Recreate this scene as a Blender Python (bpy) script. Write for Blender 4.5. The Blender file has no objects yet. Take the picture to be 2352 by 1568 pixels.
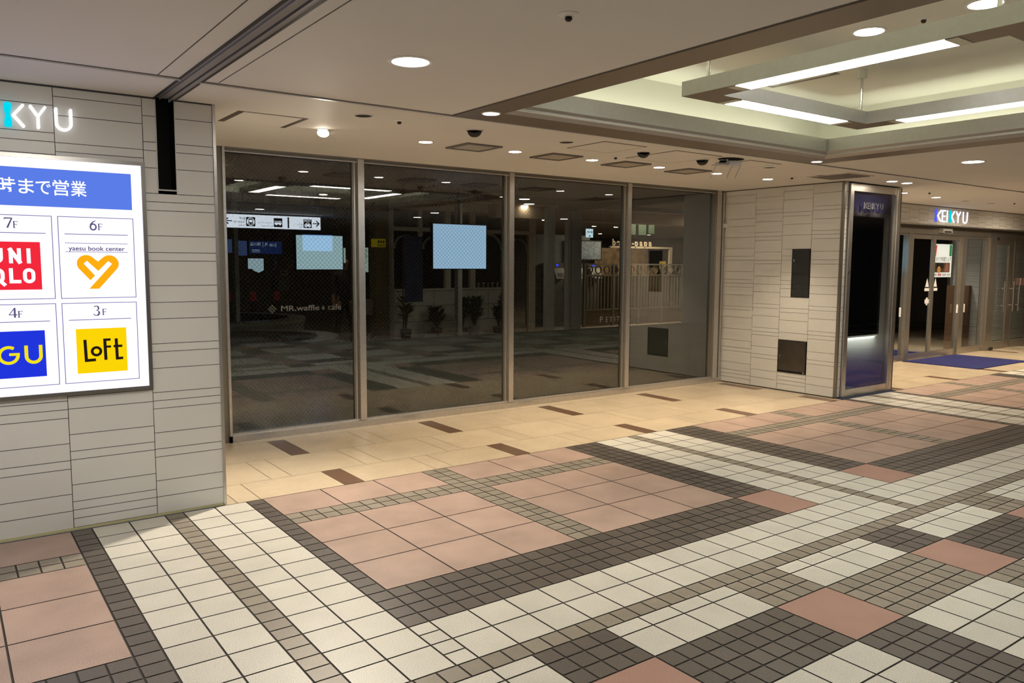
import bpy, bmesh, math, random
from mathutils import Vector, Matrix
random.seed(7)
scn = bpy.context.scene
COL = scn.collection

# ------------------------------------------------------------------ camera, world, exposure
cam_d = bpy.data.cameras.new('camera')
cam = bpy.data.objects.new('camera', cam_d)
COL.objects.link(cam)
Rr = (0.808942949007065, -0.5878604222190479, 0.005606178751707132)
Rd = (-0.05315834440438899, -0.08264056324410102, -0.9951606542296988)
Rf = (0.5854788601409427, 0.8047301791874967, -0.09810118772431758)
cam.matrix_world = Matrix(((Rr[0], -Rd[0], -Rf[0], 0.0),
                           (Rr[1], -Rd[1], -Rf[1], 0.0),
                           (Rr[2], -Rd[2], -Rf[2], 1.5625),
                           (0, 0, 0, 1)))
cam_d.sensor_width = 36.0
cam_d.lens = 27.75
cam_d.clip_start = 0.05
cam_d.clip_end = 200
scn.camera = cam

world = bpy.data.worlds.new('world')
scn.world = world
world.use_nodes = True
world.node_tree.nodes['Background'].inputs[0].default_value = (0.80, 0.86, 1.0, 1)
world.node_tree.nodes['Background'].inputs[1].default_value = 0.05

vs = scn.view_settings
vs.view_transform = 'Standard'
vs.look = 'None'
vs.gamma = 1.0
vs.use_curve_mapping = False
vs.exposure = 0.0
scn.cycles.use_denoising = True
scn.cycles.max_bounces = 8
scn.cycles.diffuse_bounces = 5
scn.cycles.glossy_bounces = 4
scn.cycles.transparent_max_bounces = 12
scn.cycles.sample_clamp_indirect = 6.0

# ------------------------------------------------------------------ light levels
L_BIG = 58.0        # large round downlights
L_SPOT = 60.0       # small spotlights by the shop window (disc)
P_SPOT = 105.0       # their beams, watts
L_TUBE = 21.0        # fluorescent troughs of the pendant frame
L_COVE = 11.0        # hidden tubes on the coffer ledge
L_SIGN = 1.35       # backlit directory
L_FAR = 85.0         # downlights of the hall beyond the closed shop

CEIL = 2.528
YG = 6.918          # shop window plane
YW = 5.124          # plane of the left wall and the pilaster front edge
XR = 8.487          # return wall right of the shop window

# ------------------------------------------------------------------ materials
MATS = {}
def pm(name, col, rough=0.6, metal=0.0, spec=0.4, noise=None, tint=False, emis=None, emis_col=None):
    """procedural principled material; noise=(scale, amount, detail)"""
    if name in MATS: return MATS[name]
    m = bpy.data.materials.new(name); m.use_nodes = True
    nt = m.node_tree; b = nt.nodes['Principled BSDF']
    b.inputs['Base Color'].default_value = (*col, 1)
    b.inputs['Roughness'].default_value = rough
    b.inputs['Metallic'].default_value = metal
    b.inputs['Specular IOR Level'].default_value = spec
    src = None
    if noise or tint:
        rgb = nt.nodes.new('ShaderNodeRGB'); rgb.outputs[0].default_value = (*col, 1)
        src = rgb.outputs[0]
    if noise:
        for (sc, am, dt) in (noise if isinstance(noise[0], tuple) else (noise,)):
            tc = nt.nodes.new('ShaderNodeTexCoord')
            nz = nt.nodes.new('ShaderNodeTexNoise')
            nz.inputs['Scale'].default_value = sc; nz.inputs['Detail'].default_value = dt
            nt.links.new(tc.outputs['Object'], nz.inputs['Vector'])
            mr = nt.nodes.new('ShaderNodeMapRange')
            mr.inputs['From Min'].default_value = 0.3; mr.inputs['From Max'].default_value = 0.7
            mr.inputs['To Min'].default_value = 1 - am; mr.inputs['To Max'].default_value = 1 + am
            nt.links.new(nz.outputs['Fac'], mr.inputs['Value'])
            mx = nt.nodes.new('ShaderNodeVectorMath'); mx.operation = 'MULTIPLY'
            nt.links.new(src, mx.inputs[0]); nt.links.new(mr.outputs[0], mx.inputs[1])
            src = mx.outputs[0]
    if tint:
        at = nt.nodes.new('ShaderNodeAttribute'); at.attribute_name = 'tint'
        mx = nt.nodes.new('ShaderNodeVectorMath'); mx.operation = 'MULTIPLY'
        nt.links.new(src, mx.inputs[0]); nt.links.new(at.outputs['Color'], mx.inputs[1])
        src = mx.outputs[0]
    if src is not None: nt.links.new(src, b.inputs['Base Color'])
    if emis is not None:
        b.inputs['Emission Color'].default_value = (*(emis_col or col), 1)
        b.inputs['Emission Strength'].default_value = emis
    MATS[name] = m
    return m

def em(name, col, strength):
    if name in MATS: return MATS[name]
    m = bpy.data.materials.new(name); m.use_nodes = True
    nt = m.node_tree; nt.nodes.clear()
    o = nt.nodes.new('ShaderNodeOutputMaterial'); e = nt.nodes.new('ShaderNodeEmission')
    e.inputs[0].default_value = (*col, 1); e.inputs[1].default_value = strength
    nt.links.new(e.outputs[0], o.inputs[0])
    MATS[name] = m
    return m

def glass(name, tint=(0.80, 0.84, 0.82), refl=1.9, wire=False):
    """flat window pane: two-surface fresnel mirror over a tinted clear body; wire=True adds the wire lattice cast in the glass"""
    m = bpy.data.materials.new(name); m.use_nodes = True
    nt = m.node_tree; nt.nodes.clear()
    o = nt.nodes.new('ShaderNodeOutputMaterial')
    tr = nt.nodes.new('ShaderNodeBsdfTransparent'); tr.inputs[0].default_value = (*tint, 1)
    gl = nt.nodes.new('ShaderNodeBsdfGlossy'); gl.inputs['Roughness'].default_value = 0.0
    gl.inputs[0].default_value = (1, 1, 1, 1)
    fr = nt.nodes.new('ShaderNodeFresnel'); fr.inputs[0].default_value = 1.5
    mu = nt.nodes.new('ShaderNodeMath'); mu.operation = 'MULTIPLY'; mu.inputs[1].default_value = refl; mu.use_clamp = True
    nt.links.new(fr.outputs[0], mu.inputs[0])
    mix = nt.nodes.new('ShaderNodeMixShader')
    nt.links.new(mu.outputs[0], mix.inputs[0]); nt.links.new(gl.outputs[0], mix.inputs[2])
    body = tr.outputs[0]
    if wire:
        tc = nt.nodes.new('ShaderNodeTexCoord'); sp = nt.nodes.new('ShaderNodeSeparateXYZ')
        nt.links.new(tc.outputs['Object'], sp.inputs[0])
        fac = None
        for op in ('ADD', 'SUBTRACT'):
            a = nt.nodes.new('ShaderNodeMath'); a.operation = op
            nt.links.new(sp.outputs['X'], a.inputs[0]); nt.links.new(sp.outputs['Z'], a.inputs[1])
            s = nt.nodes.new('ShaderNodeMath'); s.operation = 'MULTIPLY'; s.inputs[1].default_value = 24.0
            nt.links.new(a.outputs[0], s.inputs[0])
            f = nt.nodes.new('ShaderNodeMath'); f.operation = 'FRACT'; nt.links.new(s.outputs[0], f.inputs[0])
            l = nt.nodes.new('ShaderNodeMath'); l.operation = 'LESS_THAN'; l.inputs[1].default_value = 0.055
            nt.links.new(f.outputs[0], l.inputs[0])
            if fac is None: fac = l.outputs[0]
            else:
                mxm = nt.nodes.new('ShaderNodeMath'); mxm.operation = 'MAXIMUM'
                nt.links.new(fac, mxm.inputs[0]); nt.links.new(l.outputs[0], mxm.inputs[1]); fac = mxm.outputs[0]
        wd = nt.nodes.new('ShaderNodeBsdfDiffuse'); wd.inputs[0].default_value = (0.055, 0.052, 0.045, 1)
        mw = nt.nodes.new('ShaderNodeMixShader')
        nt.links.new(fac, mw.inputs[0]); nt.links.new(body, mw.inputs[1]); nt.links.new(wd.outputs[0], mw.inputs[2])
        body = mw.outputs[0]
    nt.links.new(body, mix.inputs[1])
    nt.links.new(mix.outputs[0], o.inputs[0])
    MATS[name] = m
    return m

CREAM = pm('cream_floor_tile', (0.61, 0.59, 0.52), 0.42, 0, 0.35, ((300, 0.34, 1), (5, 0.05, 3)), True)
PINK = pm('pink_floor_tile', (0.42, 0.305, 0.25), 0.42, 0, 0.35, ((300, 0.32, 1), (3.5, 0.12, 3)), True)
REDT = pm('terracotta_floor_tile', (0.39, 0.235, 0.185), 0.45, 0, 0.3, ((320, 0.26, 1), (4, 0.06, 3)), True)
DARKT = pm('dark_floor_tile', (0.105, 0.090, 0.076), 0.38, 0, 0.4, ((90, 0.08, 3),), True)
GREYT = pm('grey_floor_tile', (0.27, 0.24, 0.19), 0.42, 0, 0.35, ((120, 0.07, 3), (14, 0.06, 3)), True)
GROUT = pm('floor_grout', (0.045, 0.040, 0.034), 0.85)
STONE = pm('beige_stone', (0.60, 0.495, 0.35), 0.24, 0, 0.4, ((3.2, 0.05, 4), (24, 0.03, 3)), True)
BROWN = pm('brown_stone', (0.155, 0.09, 0.055), 0.28, 0, 0.4, ((30, 0.08, 3),), True)
STGROUT = pm('stone_joint', (0.20, 0.145, 0.09), 0.8)
WTILE = pm('ceramic_wall_tile', (0.70, 0.695, 0.66), 0.30, 0, 0.42, ((2.5, 0.02, 3),), True)
WGROUT = pm('wall_joint', (0.06, 0.054, 0.05), 0.8)
CEILM = pm('ceiling_board', (0.69, 0.668, 0.635), 0.75, 0, 0.2, ((1.2, 0.02, 2),))
CEILL = pm('ceiling_joint', (0.10, 0.085, 0.075), 0.8)
ALU = pm('brushed_aluminium', (0.50, 0.49, 0.46), 0.34, 0.9, 0.5, ((60, 0.05, 3),))
STEEL = pm('stainless_steel', (0.62, 0.60, 0.57), 0.30, 0.9, 0.5, ((40, 0.06, 3),))
STEELD = pm('brown_anodised_steel', (0.26, 0.245, 0.21), 0.38, 0.75, 0.5)
SATIN = pm('satin_metal_panel', (0.56, 0.56, 0.53), 0.42, 0.45, 0.5, ((30, 0.03, 3),))
BRONZE = pm('bronze_soffit_metal', (0.20, 0.165, 0.13), 0.42, 0.35, 0.4, ((30, 0.03, 3),))
TRIMG = pm('grey_painted_metal', (0.33, 0.32, 0.33), 0.42, 0.4, 0.5)
TRIMD = pm('dark_painted_metal', (0.035, 0.033, 0.033), 0.5, 0.2, 0.4)
BLACK = pm('black_matte', (0.006, 0.006, 0.006), 0.7, 0, 0.2)
NEARBLACK = pm('soft_black', (0.018, 0.018, 0.018), 0.5)
WHITEP = pm('white_paint', (0.75, 0.74, 0.70), 0.5)
WHITEREC = pm('recess_paint', (0.76, 0.755, 0.68), 0.7, 0, 0.2)
YELBASE = pm('yellowed_skirting', (0.52, 0.48, 0.28), 0.5)
DOORST = pm('hatch_steel_dark', (0.055, 0.058, 0.058), 0.42, 0.5, 0.5, ((18, 0.10, 3),))
DOORST2 = pm('hatch_steel_brown', (0.13, 0.115, 0.10), 0.30, 0.8, 0.5, ((9, 0.12, 2),))
CHROME = pm('chrome', (0.75, 0.75, 0.74), 0.12, 1.0)
FROST = pm('frosted_window_film', (0.17, 0.19, 0.165), 0.75, 0, 0.1, ((3, 0.10, 2),))
GRILL = pm('vent_grey', (0.60, 0.55, 0.48), 0.55, 0.2)
GRILLD = pm('vent_frame_grey', (0.21, 0.185, 0.17), 0.5, 0.3)
MATBL = pm('blue_carpet', (0.030, 0.033, 0.12), 0.95, 0, 0.1, ((300, 0.25, 2),))
LAMPW = em('lamp_white', (1.0, 0.965, 0.905), L_BIG)
LAMPS = em('lamp_warm', (1.0, 0.86, 0.68), L_SPOT)
TUBEW = em('tube_white', (1.0, 0.97, 0.86), L_TUBE)
COVEW = em('cove_tube', (1.0, 1.0, 0.80), L_COVE)
SIGNW = em('sign_white', (0.885, 0.855, 1.0), L_SIGN)
PANE = glass('clear_pane', (0.66, 0.69, 0.65), 3.0, False)
PANEW = glass('wired_pane', (0.66, 0.69, 0.65), 3.0, True)
DPANE = glass('door_pane', (0.72, 0.74, 0.70), 1.5, False)

# ------------------------------------------------------------------ mesh helpers
class MB:
    def __init__(self): self.v = []; self.f = []; self.m = []; self.t = []
    def face(self, pts, mi=0, tint=1.0):
        n = len(self.v); self.v.extend([tuple(p) for p in pts])
        self.f.append(tuple(range(n, n + len(pts)))); self.m.append(mi); self.t.append(tint)
    def box(self, x0, x1, y0, y1, z0, z1, mi=0, tint=1.0):
        p = [(x0,y0,z0),(x1,y0,z0),(x1,y1,z0),(x0,y1,z0),(x0,y0,z1),(x1,y0,z1),(x1,y1,z1),(x0,y1,z1)]
        for q in ((0,3,2,1),(4,5,6,7),(0,1,5,4),(1,2,6,5),(2,3,7,6),(3,0,4,7)):
            self.face([p[i] for i in q], mi, tint)
    def prism(self, poly, axis, a, b, mi=0):
        """closed 2D polygon extruded along an axis: 'y' -> poly is (x,z); 'z' -> (x,y); 'x' -> (y,z)"""
        def P(u, w, t):
            return {'y': (u, t, w), 'z': (u, w, t), 'x': (t, u, w)}[axis]
        n = len(poly)
        self.face([P(u, w, a) for u, w in poly], mi)
        self.face([P(u, w, b) for u, w in reversed(poly)], mi)
        for i in range(n):
            j = (i + 1) % n
            self.face([P(*poly[j], a), P(*poly[i], a), P(*poly[i], b), P(*poly[j], b)], mi)
    def lathe(self, prof, c=(0,0,0), n=32, mi=0):
        """profile of (r,z) turned about z"""
        for i in range(n):
            a0, a1 = 2*math.pi*i/n, 2*math.pi*(i+1)/n
            for (r0, z0), (r1, z1) in zip(prof, prof[1:]):
                p = [(c[0]+r0*math.cos(a0), c[1]+r0*math.sin(a0), c[2]+z0), (c[0]+r0*math.cos(a1), c[1]+r0*math.sin(a1), c[2]+z0),
                     (c[0]+r1*math.cos(a1), c[1]+r1*math.sin(a1), c[2]+z1), (c[0]+r1*math.cos(a0), c[1]+r1*math.sin(a0), c[2]+z1)]
                if r0 < 1e-6: p = [p[0], p[2], p[3]]
                elif r1 < 1e-6: p = [p[0], p[1], p[2]]
                self.face(p, mi)
    def tube(self, a, b, r, n=10, mi=0):
        a, b = Vector(a), Vector(b); d = (b - a).normalized()
        u = d.orthogonal().normalized(); w = d.cross(u)
        R = [[p + r*(math.cos(t)*u + math.sin(t)*w) for t in [2*math.pi*k/n for k in range(n)]] for p in (a, b)]
        for k in range(n):
            j = (k+1) % n
            self.face([R[0][k], R[0][j], R[1][j], R[1][k]], mi)
        self.face(list(reversed(R[0])), mi); self.face(R[1], mi)
    def build(self, name, mats, parent=None, smooth=False, merge=False):
        me = bpy.data.meshes.new(name)
        me.from_pydata(self.v, [], self.f)
        for m in (mats if isinstance(mats, (list, tuple)) else [mats]): me.materials.append(m)
        me.polygons.foreach_set('material_index', self.m)
        if any(t != 1.0 for t in self.t):
            ca = me.color_attributes.new('tint', 'FLOAT_COLOR', 'CORNER')
            dat = []
            for p in me.polygons:
                t = self.t[p.index]; dat.extend([t, t, t, 1.0] * p.loop_total)
            ca.data.foreach_set('color', dat)
        elif any(m.node_tree and any(n.type == 'ATTRIBUTE' for n in m.node_tree.nodes) for m in me.materials):
            ca = me.color_attributes.new('tint', 'FLOAT_COLOR', 'CORNER')
            ca.data.foreach_set('color', [1.0] * (4 * len(me.loops)))
        if merge or smooth:
            bm = bmesh.new(); bm.from_mesh(me); bmesh.ops.remove_doubles(bm, verts=bm.verts, dist=1e-5)
            bmesh.ops.recalc_face_normals(bm, faces=bm.faces); bm.to_mesh(me); bm.free()
        if smooth: me.polygons.foreach_set('use_smooth', [True]*len(me.polygons))
        me.update()
        o = bpy.data.objects.new(name, me); COL.objects.link(o)
        if parent is not None:
            o.parent = parent
            o.matrix_parent_inverse = Matrix.Translation(-Vector(parent.location)) if parent.rotation_euler[:] == (0,0,0) else parent.matrix_basis.inverted()
        return o

def empty(name, loc=(0,0,0)):
    o = bpy.data.objects.new(name, None); o.location = loc; o.empty_display_size = 0.1
    COL.objects.link(o); return o
def tag(o, label, cat, group=None):
    o['label'] = label; o['category'] = cat
    if group: o['group'] = group
    return o
def thing(name, label, cat, loc=(0,0,0), group=None): return tag(empty(name, loc), label, cat, group)
def struct(o): o['kind'] = 'structure'; return o
def copy_tree(o, shift, parent=None):
    c = o.copy(); COL.objects.link(c)
    if parent is None: c.location = Vector(o.location) + Vector(shift)
    else: c.parent = parent
    for ch in o.children: copy_tree(ch, shift, c)
    return c

NUMK = [1.0]
def stroke(pts, w, cap='flat', closed=False, k=1.0):
    """2D stroke -> list of polygons; w is a width or a list of widths"""
    n = len(pts); W = [w]*n if not isinstance(w, (list, tuple)) else list(w)
    W = [x*NUMK[0] for x in W]
    out = []
    seg = list(range(n if closed else n-1))
    for i in seg:
        (x0, y0), (x1, y1) = pts[i], pts[(i+1) % n]
        d = math.hypot(x1-x0, y1-y0)
        if d < 1e-9: continue
        nx, ny = -(y1-y0)/d, (x1-x0)/d; a, b = W[i]/2, W[(i+1) % n]/2
        out.append([(x0-nx*a, y0-ny*a), (x1-nx*b, y1-ny*b), (x1+nx*b, y1+ny*b), (x0+nx*a, y0+ny*a)])
    for i in range(n):
        if closed or cap == 'round' or 0 < i < n-1:
            x, y = pts[i]; r = W[i]/2; k = 14
            out.append([(x+r*math.cos(2*math.pi*t/k), y+r*math.sin(2*math.pi*t/k)) for t in range(k)])
    return out
def arc(cx, cy, r, a0, a1, n=16, ry=None):
    ry = r if ry is None else ry
    return [(cx+r*math.cos(math.radians(a0+(a1-a0)*i/n)), cy+ry*math.sin(math.radians(a0+(a1-a0)*i/n))) for i in range(n+1)]
def rect(x0, x1, z0, z1): return [(x0, z0), (x1, z0), (x1, z1), (x0, z1)]
def sign_part(name, polys, mat, y, depth, parent, label=None):
    """2D polygons in x,z standing in front of plane y (towards -y); depth 0 gives a printed layer"""
    b = MB()
    for p in polys:
        if depth > 0: b.prism(p, 'y', y-depth, y)
        else: b.face([(u, y, w) for u, w in p])
    o = b.build(name, mat, parent)
    if label: o['label'] = label
    return o

def text_mesh(body, size, mat, name, loc, facing='-y', parent=None, align='CENTER', extrude=0.0, bold=0.0, xscale=1.0, width=None):
    c = bpy.data.curves.new('txt', 'FONT'); c.body = body; c.size = size; c.align_x = align; c.align_y = 'CENTER'
    c.extrude = extrude; c.offset = bold
    t = bpy.data.objects.new('txt', c); COL.objects.link(t)
    dg = bpy.context.evaluated_depsgraph_get()
    me = bpy.data.meshes.new_from_object(t.evaluated_get(dg))
    COL.objects.unlink(t); bpy.data.objects.remove(t); bpy.data.curves.remove(c)
    xs = [v.co.x for v in me.vertices] or [0, 1]
    if width: xscale = width / max(1e-6, max(xs)-min(xs))
    for v in me.vertices:
        x, y, z = v.co.x*xscale, v.co.y, v.co.z
        if facing == '-y': v.co = (loc[0]+x, loc[1]-z, loc[2]+y)
        elif facing == '+y': v.co = (loc[0]-x, loc[1]+z, loc[2]+y)
        elif facing == '-x': v.co = (loc[0]-z, loc[1]-x, loc[2]+y)
    me.materials.clear(); me.materials.append(mat); me.name = name
    me.polygons.foreach_set('material_index', [0]*len(me.polygons)); me.update()
    o = bpy.data.objects.new(name, me); COL.objects.link(o)
    if parent is not None: o.parent = parent; o.matrix_parent_inverse = Matrix.Translation(-Vector(parent.location))
    return o

# ================================================================== FLOOR
P = 0.1; X0 = 1.668; Y0 = 2.5045
def fx(u): return X0 + u*P
def fy(v): return Y0 + v*P
fl = MB()
G = 0.0043
C_, P_, R_, D_, S_, B_, W_, GR_, SG_ = range(9)   # cream pink red dark grey-small beige brown grout stonegrout
FM = [CREAM, PINK, REDT, DARKT, GREYT, STONE, BROWN, GROUT, STGROUT]
VAR = {C_: .05, P_: .06, R_: .04, D_: .13, S_: .10, B_: .04, W_: .08}
Y_EDGE = 25.95
def tile(u0, u1, v0, v1, k, g=G):
    v1 = min(v1, Y_EDGE)
    if v1 - v0 < 0.08: return
    t = 1 + random.uniform(-1, 1)*VAR[k]
    x0, x1, y0, y1 = fx(u0)+g, fx(u1)-g, fy(v0)+g, fy(v1)-g
    if x1 < -4 or x0 > 24: return
    fl.face([(x0,y0,0),(x1,y0,0),(x1,y1,0),(x0,y1,0)], k, t)
def frange(a, b, n): return [a + (b-a)*i/n for i in range(n+1)]
def cells(us, vs, k):
    for a, b in zip(us, us[1:]):
        for c, d in zip(vs, vs[1:]): tile(a, b, c, d, k)
ROWS_P = [8.03, 11.97, 15.9, 19.85]
def panel(u0, w):
    s = w/26.1
    big = [u0+s*x for x in (0, 4.03, 8.06, 12.09)]; big2 = [u0+s*x for x in (14.07, 18.1, 22.1, 26.1)]
    dbl = [u0+s*x for x in (12.09, 13.08, 14.07)]
    for bb in (big, big2):
        cells(bb, ROWS_P, P_); cells(bb, [21.85, 25.95], P_)
    cells(dbl, frange(8.03, 19.85, 12), S_); cells(dbl, frange(21.85, 25.95, 4), S_)
    cells(frange(u0, u0+w, 26), [19.85, 20.85, 21.85], S_)
    cells(frange(u0, u0+w, 26), [3.95, 5.0, 6.0, 7.02, 8.03], D_)
    cells(frange(u0, u0+w, 13), [0, 2.0, 3.95], C_)
def strip(u0):
    o = [u0 + x for x in (0, 1.07, 3.07, 5.1, 6.18, 8.08, 10.1, 11.15)]
    v2 = [0, 2.0, 3.95, 6.0, 8.0] + [8+1.995*i for i in range(1, 10)]
    v1 = frange(0, 8, 8) + [8+0.9975*i for i in range(1, 19)]
    for a, b in ((0, 1), (6, 7)):
        cells([o[a], o[b]], [0, 1, 2, 3, 3.95], C_)
        cells([o[a], o[b]], [3.95] + v1[5:], D_)
    cells([o[1], o[2], o[3]], v2, C_); cells([o[4], o[5], o[6]], v2, C_); cells([o[3], o[4]], v1, S_)
def mid(u0):
    o = [u0 + x for x in (0, 3.51, 5.49, 7.36, 8.42, 10.34, 12.29, 16.14)]
    v2 = [0, 2.0, 3.95, 6.0, 8.0] + [8+1.995*i for i in range(1, 10)]
    v1 = frange(0, 8, 8) + [8+0.9975*i for i in range(1, 19)]
    for a, b in ((o[0], o[1]), (o[6], o[7])):
        cells([a, b], [3.95, 8.03], R_)
        cells(frange(a, b, 4), [8.03] + v1[9:], D_)
        cells(frange(a, b, 2), [0, 2.0, 3.95], C_)
    cells(o[1:4], v2, C_); cells(o[4:7], v2, C_); cells([o[3], o[4]], v1, S_)
panel(-79.75, 26.1); mid(-53.6); panel(-37.4, 26.25); strip(-11.15); panel(0, 26.06); mid(26.06); panel(42.2, 26.3)
strip(68.5); panel(79.65, 26.1); mid(105.75); panel(121.9, 26.3); strip(148.2); panel(159.35, 26.1); mid(185.4)
cells(frange(-56, 224, 280), [-1.05, 0], S_)
# lower field of square blocks
BK = 3.955
for k in range(-14, 58):
    ua = 1.85 + BK*k; ub = ua + BK
    for r in range(0, 13):
        va = -4 - BK*r + (BK if r else 0); vb = va
        v_top = -1.05 if r == 0 else -4 - BK*(r-1)
        v_bot = -4 if r == 0 else -4 - BK*r
        ic, ir = k % 3 == 0, r % 3 == 1
        subs = [v_bot, -3.0, -2.0, -1.05] if r == 0 else frange(v_bot, v_top, 4)
        if ic and ir: tile(ua, ub, v_bot, v_top, R_)
        elif ic: cells(frange(ua, ub, 4), subs, D_ if (k//3 + (r+1)//3) % 2 == 0 else S_)
        elif ir: cells(frange(ua, ub, 4), subs, D_ if (k//3 + r//3) % 2 == 0 else S_)
        else: cells(frange(ua, ub, 2), [-4, -2, -1.05] if r == 0 else frange(v_bot, v_top, 2), C_)
# plain paving far behind the camera
for i in range(-10, 28):
    for j in range(6):
        u0 = -40 + i*10; v0 = -51.6 - 10*(j+1)
        tile(u0, u0+10, v0, v0+10, S_)
YE = fy(Y_EDGE) + 0.002
fl.face([(-4,-9,-.003),(24,-9,-.003),(24,YE,-.003),(-4,YE,-.003)], GR_)
# beige stone bays: in front of the shop window and right of the pilaster
def stone_bay(xa, xb, ya, yb, base):
    fl.face([(xa,ya,-.003),(xb,ya,-.003),(xb,yb,-.003),(xa,yb,-.003)], SG_)
    g = .0022
    def st(x0, x1, y0, y1, k):
        x0, x1, y0, y1 = max(x0, xa), min(x1, xb), max(y0, ya), min(y1, yb)
        if x1-x0 < .01 or y1-y0 < .01: return
        t = 1 + random.uniform(-1, 1)*VAR[k]
        fl.face([(x0+g,y0+g,0),(x1-g,y0+g,0),(x1-g,y1-g,0),(x0+g,y1-g,0)], k, t)
    rows = [(6.745, 7.345, .375, 0), (6.14, 6.745, 0, 1), (5.54, 6.14, .375, 0), (4.94, 5.54, 0, 1)]
    for y0, y1, off, br in rows:
        for i in range(-4, 16):
            x = base + .75*i - off
            st(x, x+.152, y0, y1, W_ if (br and i % 2 == 0) else B_)
            st(x+.152, x+.75, y0, y1, B_)
stone_bay(1.43, XR, YE, YG+.05, 2.26)
stone_bay(9.73, 22, YE, 6.75, 2.26+7.5)
floor = struct(fl.build('floor', FM))

# ================================================================== CEILING
ce = MB()
def cq(x0, x1, y0, y1, z, mi=0): ce.face([(x0,y0,z),(x0,y1,z),(x1,y1,z),(x1,y0,z)], mi)
CX0, CX1, CY0, CY1 = 2.80, 6.88, .42, 4.52
for a in ((-4, 1.09, -12, 7.0), (1.22, CX0, -12, 7.0), (CX1, 24, -12, 7.0)): cq(*a, CEIL)
cq(CX0, CX1, -12, CY0, CEIL); cq(CX0, CX1, CY1, 7.0, CEIL)
# fine joints between boards
for x, y0, y1 in ((.985, -3, 4.49), (1.293, -3, 4.49)): cq(x-.003, x+.003, y0, y1, CEIL-.001, 1)
for x in (-.9, -1.8): cq(x-.003, x+.003, -3, 4.49, CEIL-.001, 1)
cq(-4, 1.10, 4.495, 4.512, CEIL-.0012, 1); cq(1.215, 24, 4.505, 4.520, CEIL-.0012, 1)
cq(CX0-.018, CX0, CY0, CY1, CEIL-.0014, 1); cq(CX1, CX1+.012, CY0, CY1, CEIL-.0014, 1)
# soft bulkhead edges
ceiling = struct(ce.build('ceiling', [CEILM, CEILL]))

b = MB(); b.box(-4, 1.105, 4.515, 4.536, CEIL-.007, CEIL+.002); b.box(1.205, 24, 4.522, 4.545, CEIL-.007, CEIL+.002)
struct(b.build('trim_1', pm('pale_trim', (0.62, 0.60, 0.58), .4, .2)))

# fire shutter guide slot: channel across the ceiling and black slot down the wall
b = MB()
b.box(1.09, 1.105, -8, YW, CEIL-.004, CEIL+.08, 1); b.box(1.205, 1.22, -8, YW, CEIL-.004, CEIL+.08, 1)
b.box(1.105, 1.125, -8, YW, CEIL+.004, CEIL+.02, 0); b.box(1.125, 1.131, -8, YW, CEIL-.006, CEIL+.02, 0)
b.box(1.131, 1.17, -8, YW, CEIL+.001, CEIL+.02, 0); b.box(1.17, 1.18, -8, YW, CEIL+.012, CEIL+.03, 1); b.box(1.18, 1.205, -8, YW, CEIL-.003, CEIL+.02, 0)
struct(b.build('trim_2', [TRIMG, TRIMD]))

# ---- coffer: bronze soffit band, splayed lip, recess with cove
b = MB()
zb = CEIL - .003
for a in ((CX0, 3.02, CY0, CY1), (6.60, CX1, CY0, CY1), (3.02, 6.60, CY0, .69), (3.02, 6.60, 4.25, CY1)):
    b.box(a[0], a[1], a[2], a[3], zb, zb+.012, 0)
# lip: splay + upright as a closed section on each side
inn0 = (3.02, 6.60, .69, 4.25); inn1 = (3.085, 6.535, .755, 4.185)
def ring(za, ra, zb_, rb, mi):
    A = [(ra[0],ra[2]),(ra[1],ra[2]),(ra[1],ra[3]),(ra[0],ra[3])]; B = [(rb[0],rb[2]),(rb[1],rb[2]),(rb[1],rb[3]),(rb[0],rb[3])]
    for i in range(4):
        j = (i+1) % 4
        b.face([(*A[i], za), (*A[j], za), (*B[j], zb_), (*B[i], zb_)], mi)
ring(zb, inn0, CEIL+.052, inn1, 1); ring(CEIL+.052, inn1, CEIL+.163, inn1, 2)
inn2 = (3.065, 6.555, .735, 4.205)
ring(CEIL+.163, inn1, CEIL+.163, inn2, 2); ring(CEIL+.163, inn2, CEIL+.02, inn2, 2)
rec = (2.84, 6.80, .50, 4.46)
ring(CEIL+.02, inn2, CEIL+.02, rec, 3); ring(CEIL+.02, rec, 2.985, rec, 3)
b.face([(rec[0],rec[2],2.985),(rec[1],rec[2],2.985),(rec[1],rec[3],2.985),(rec[0],rec[3],2.985)], 3)
struct(b.build('trim_3', [BRONZE, pm('splay_metal', (0.36, 0.345, 0.33), .45, .4), SATIN, WHITEREC]))
# access hatch lines on the recess ceiling
hatch = thing('access_hatch', 'square access hatch in the recess ceiling above the pendant light frame', 'ceiling hatch', (5.23, 3.75, 2.984))
b = MB(); b.box(4.98, 5.48, 3.51, 4.0, 2.981, 2.985); b.build('panel', WHITEREC, hatch)
b = MB()
for a in ((4.93,4.98,3.46,4.05),(5.48,5.53,3.46,4.05),(4.98,5.48,3.46,3.475),(4.98,5.48,4.035,4.05)): b.box(*a, 2.9825, 2.985)
b.build('frame', GRILLD, hatch)

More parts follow.
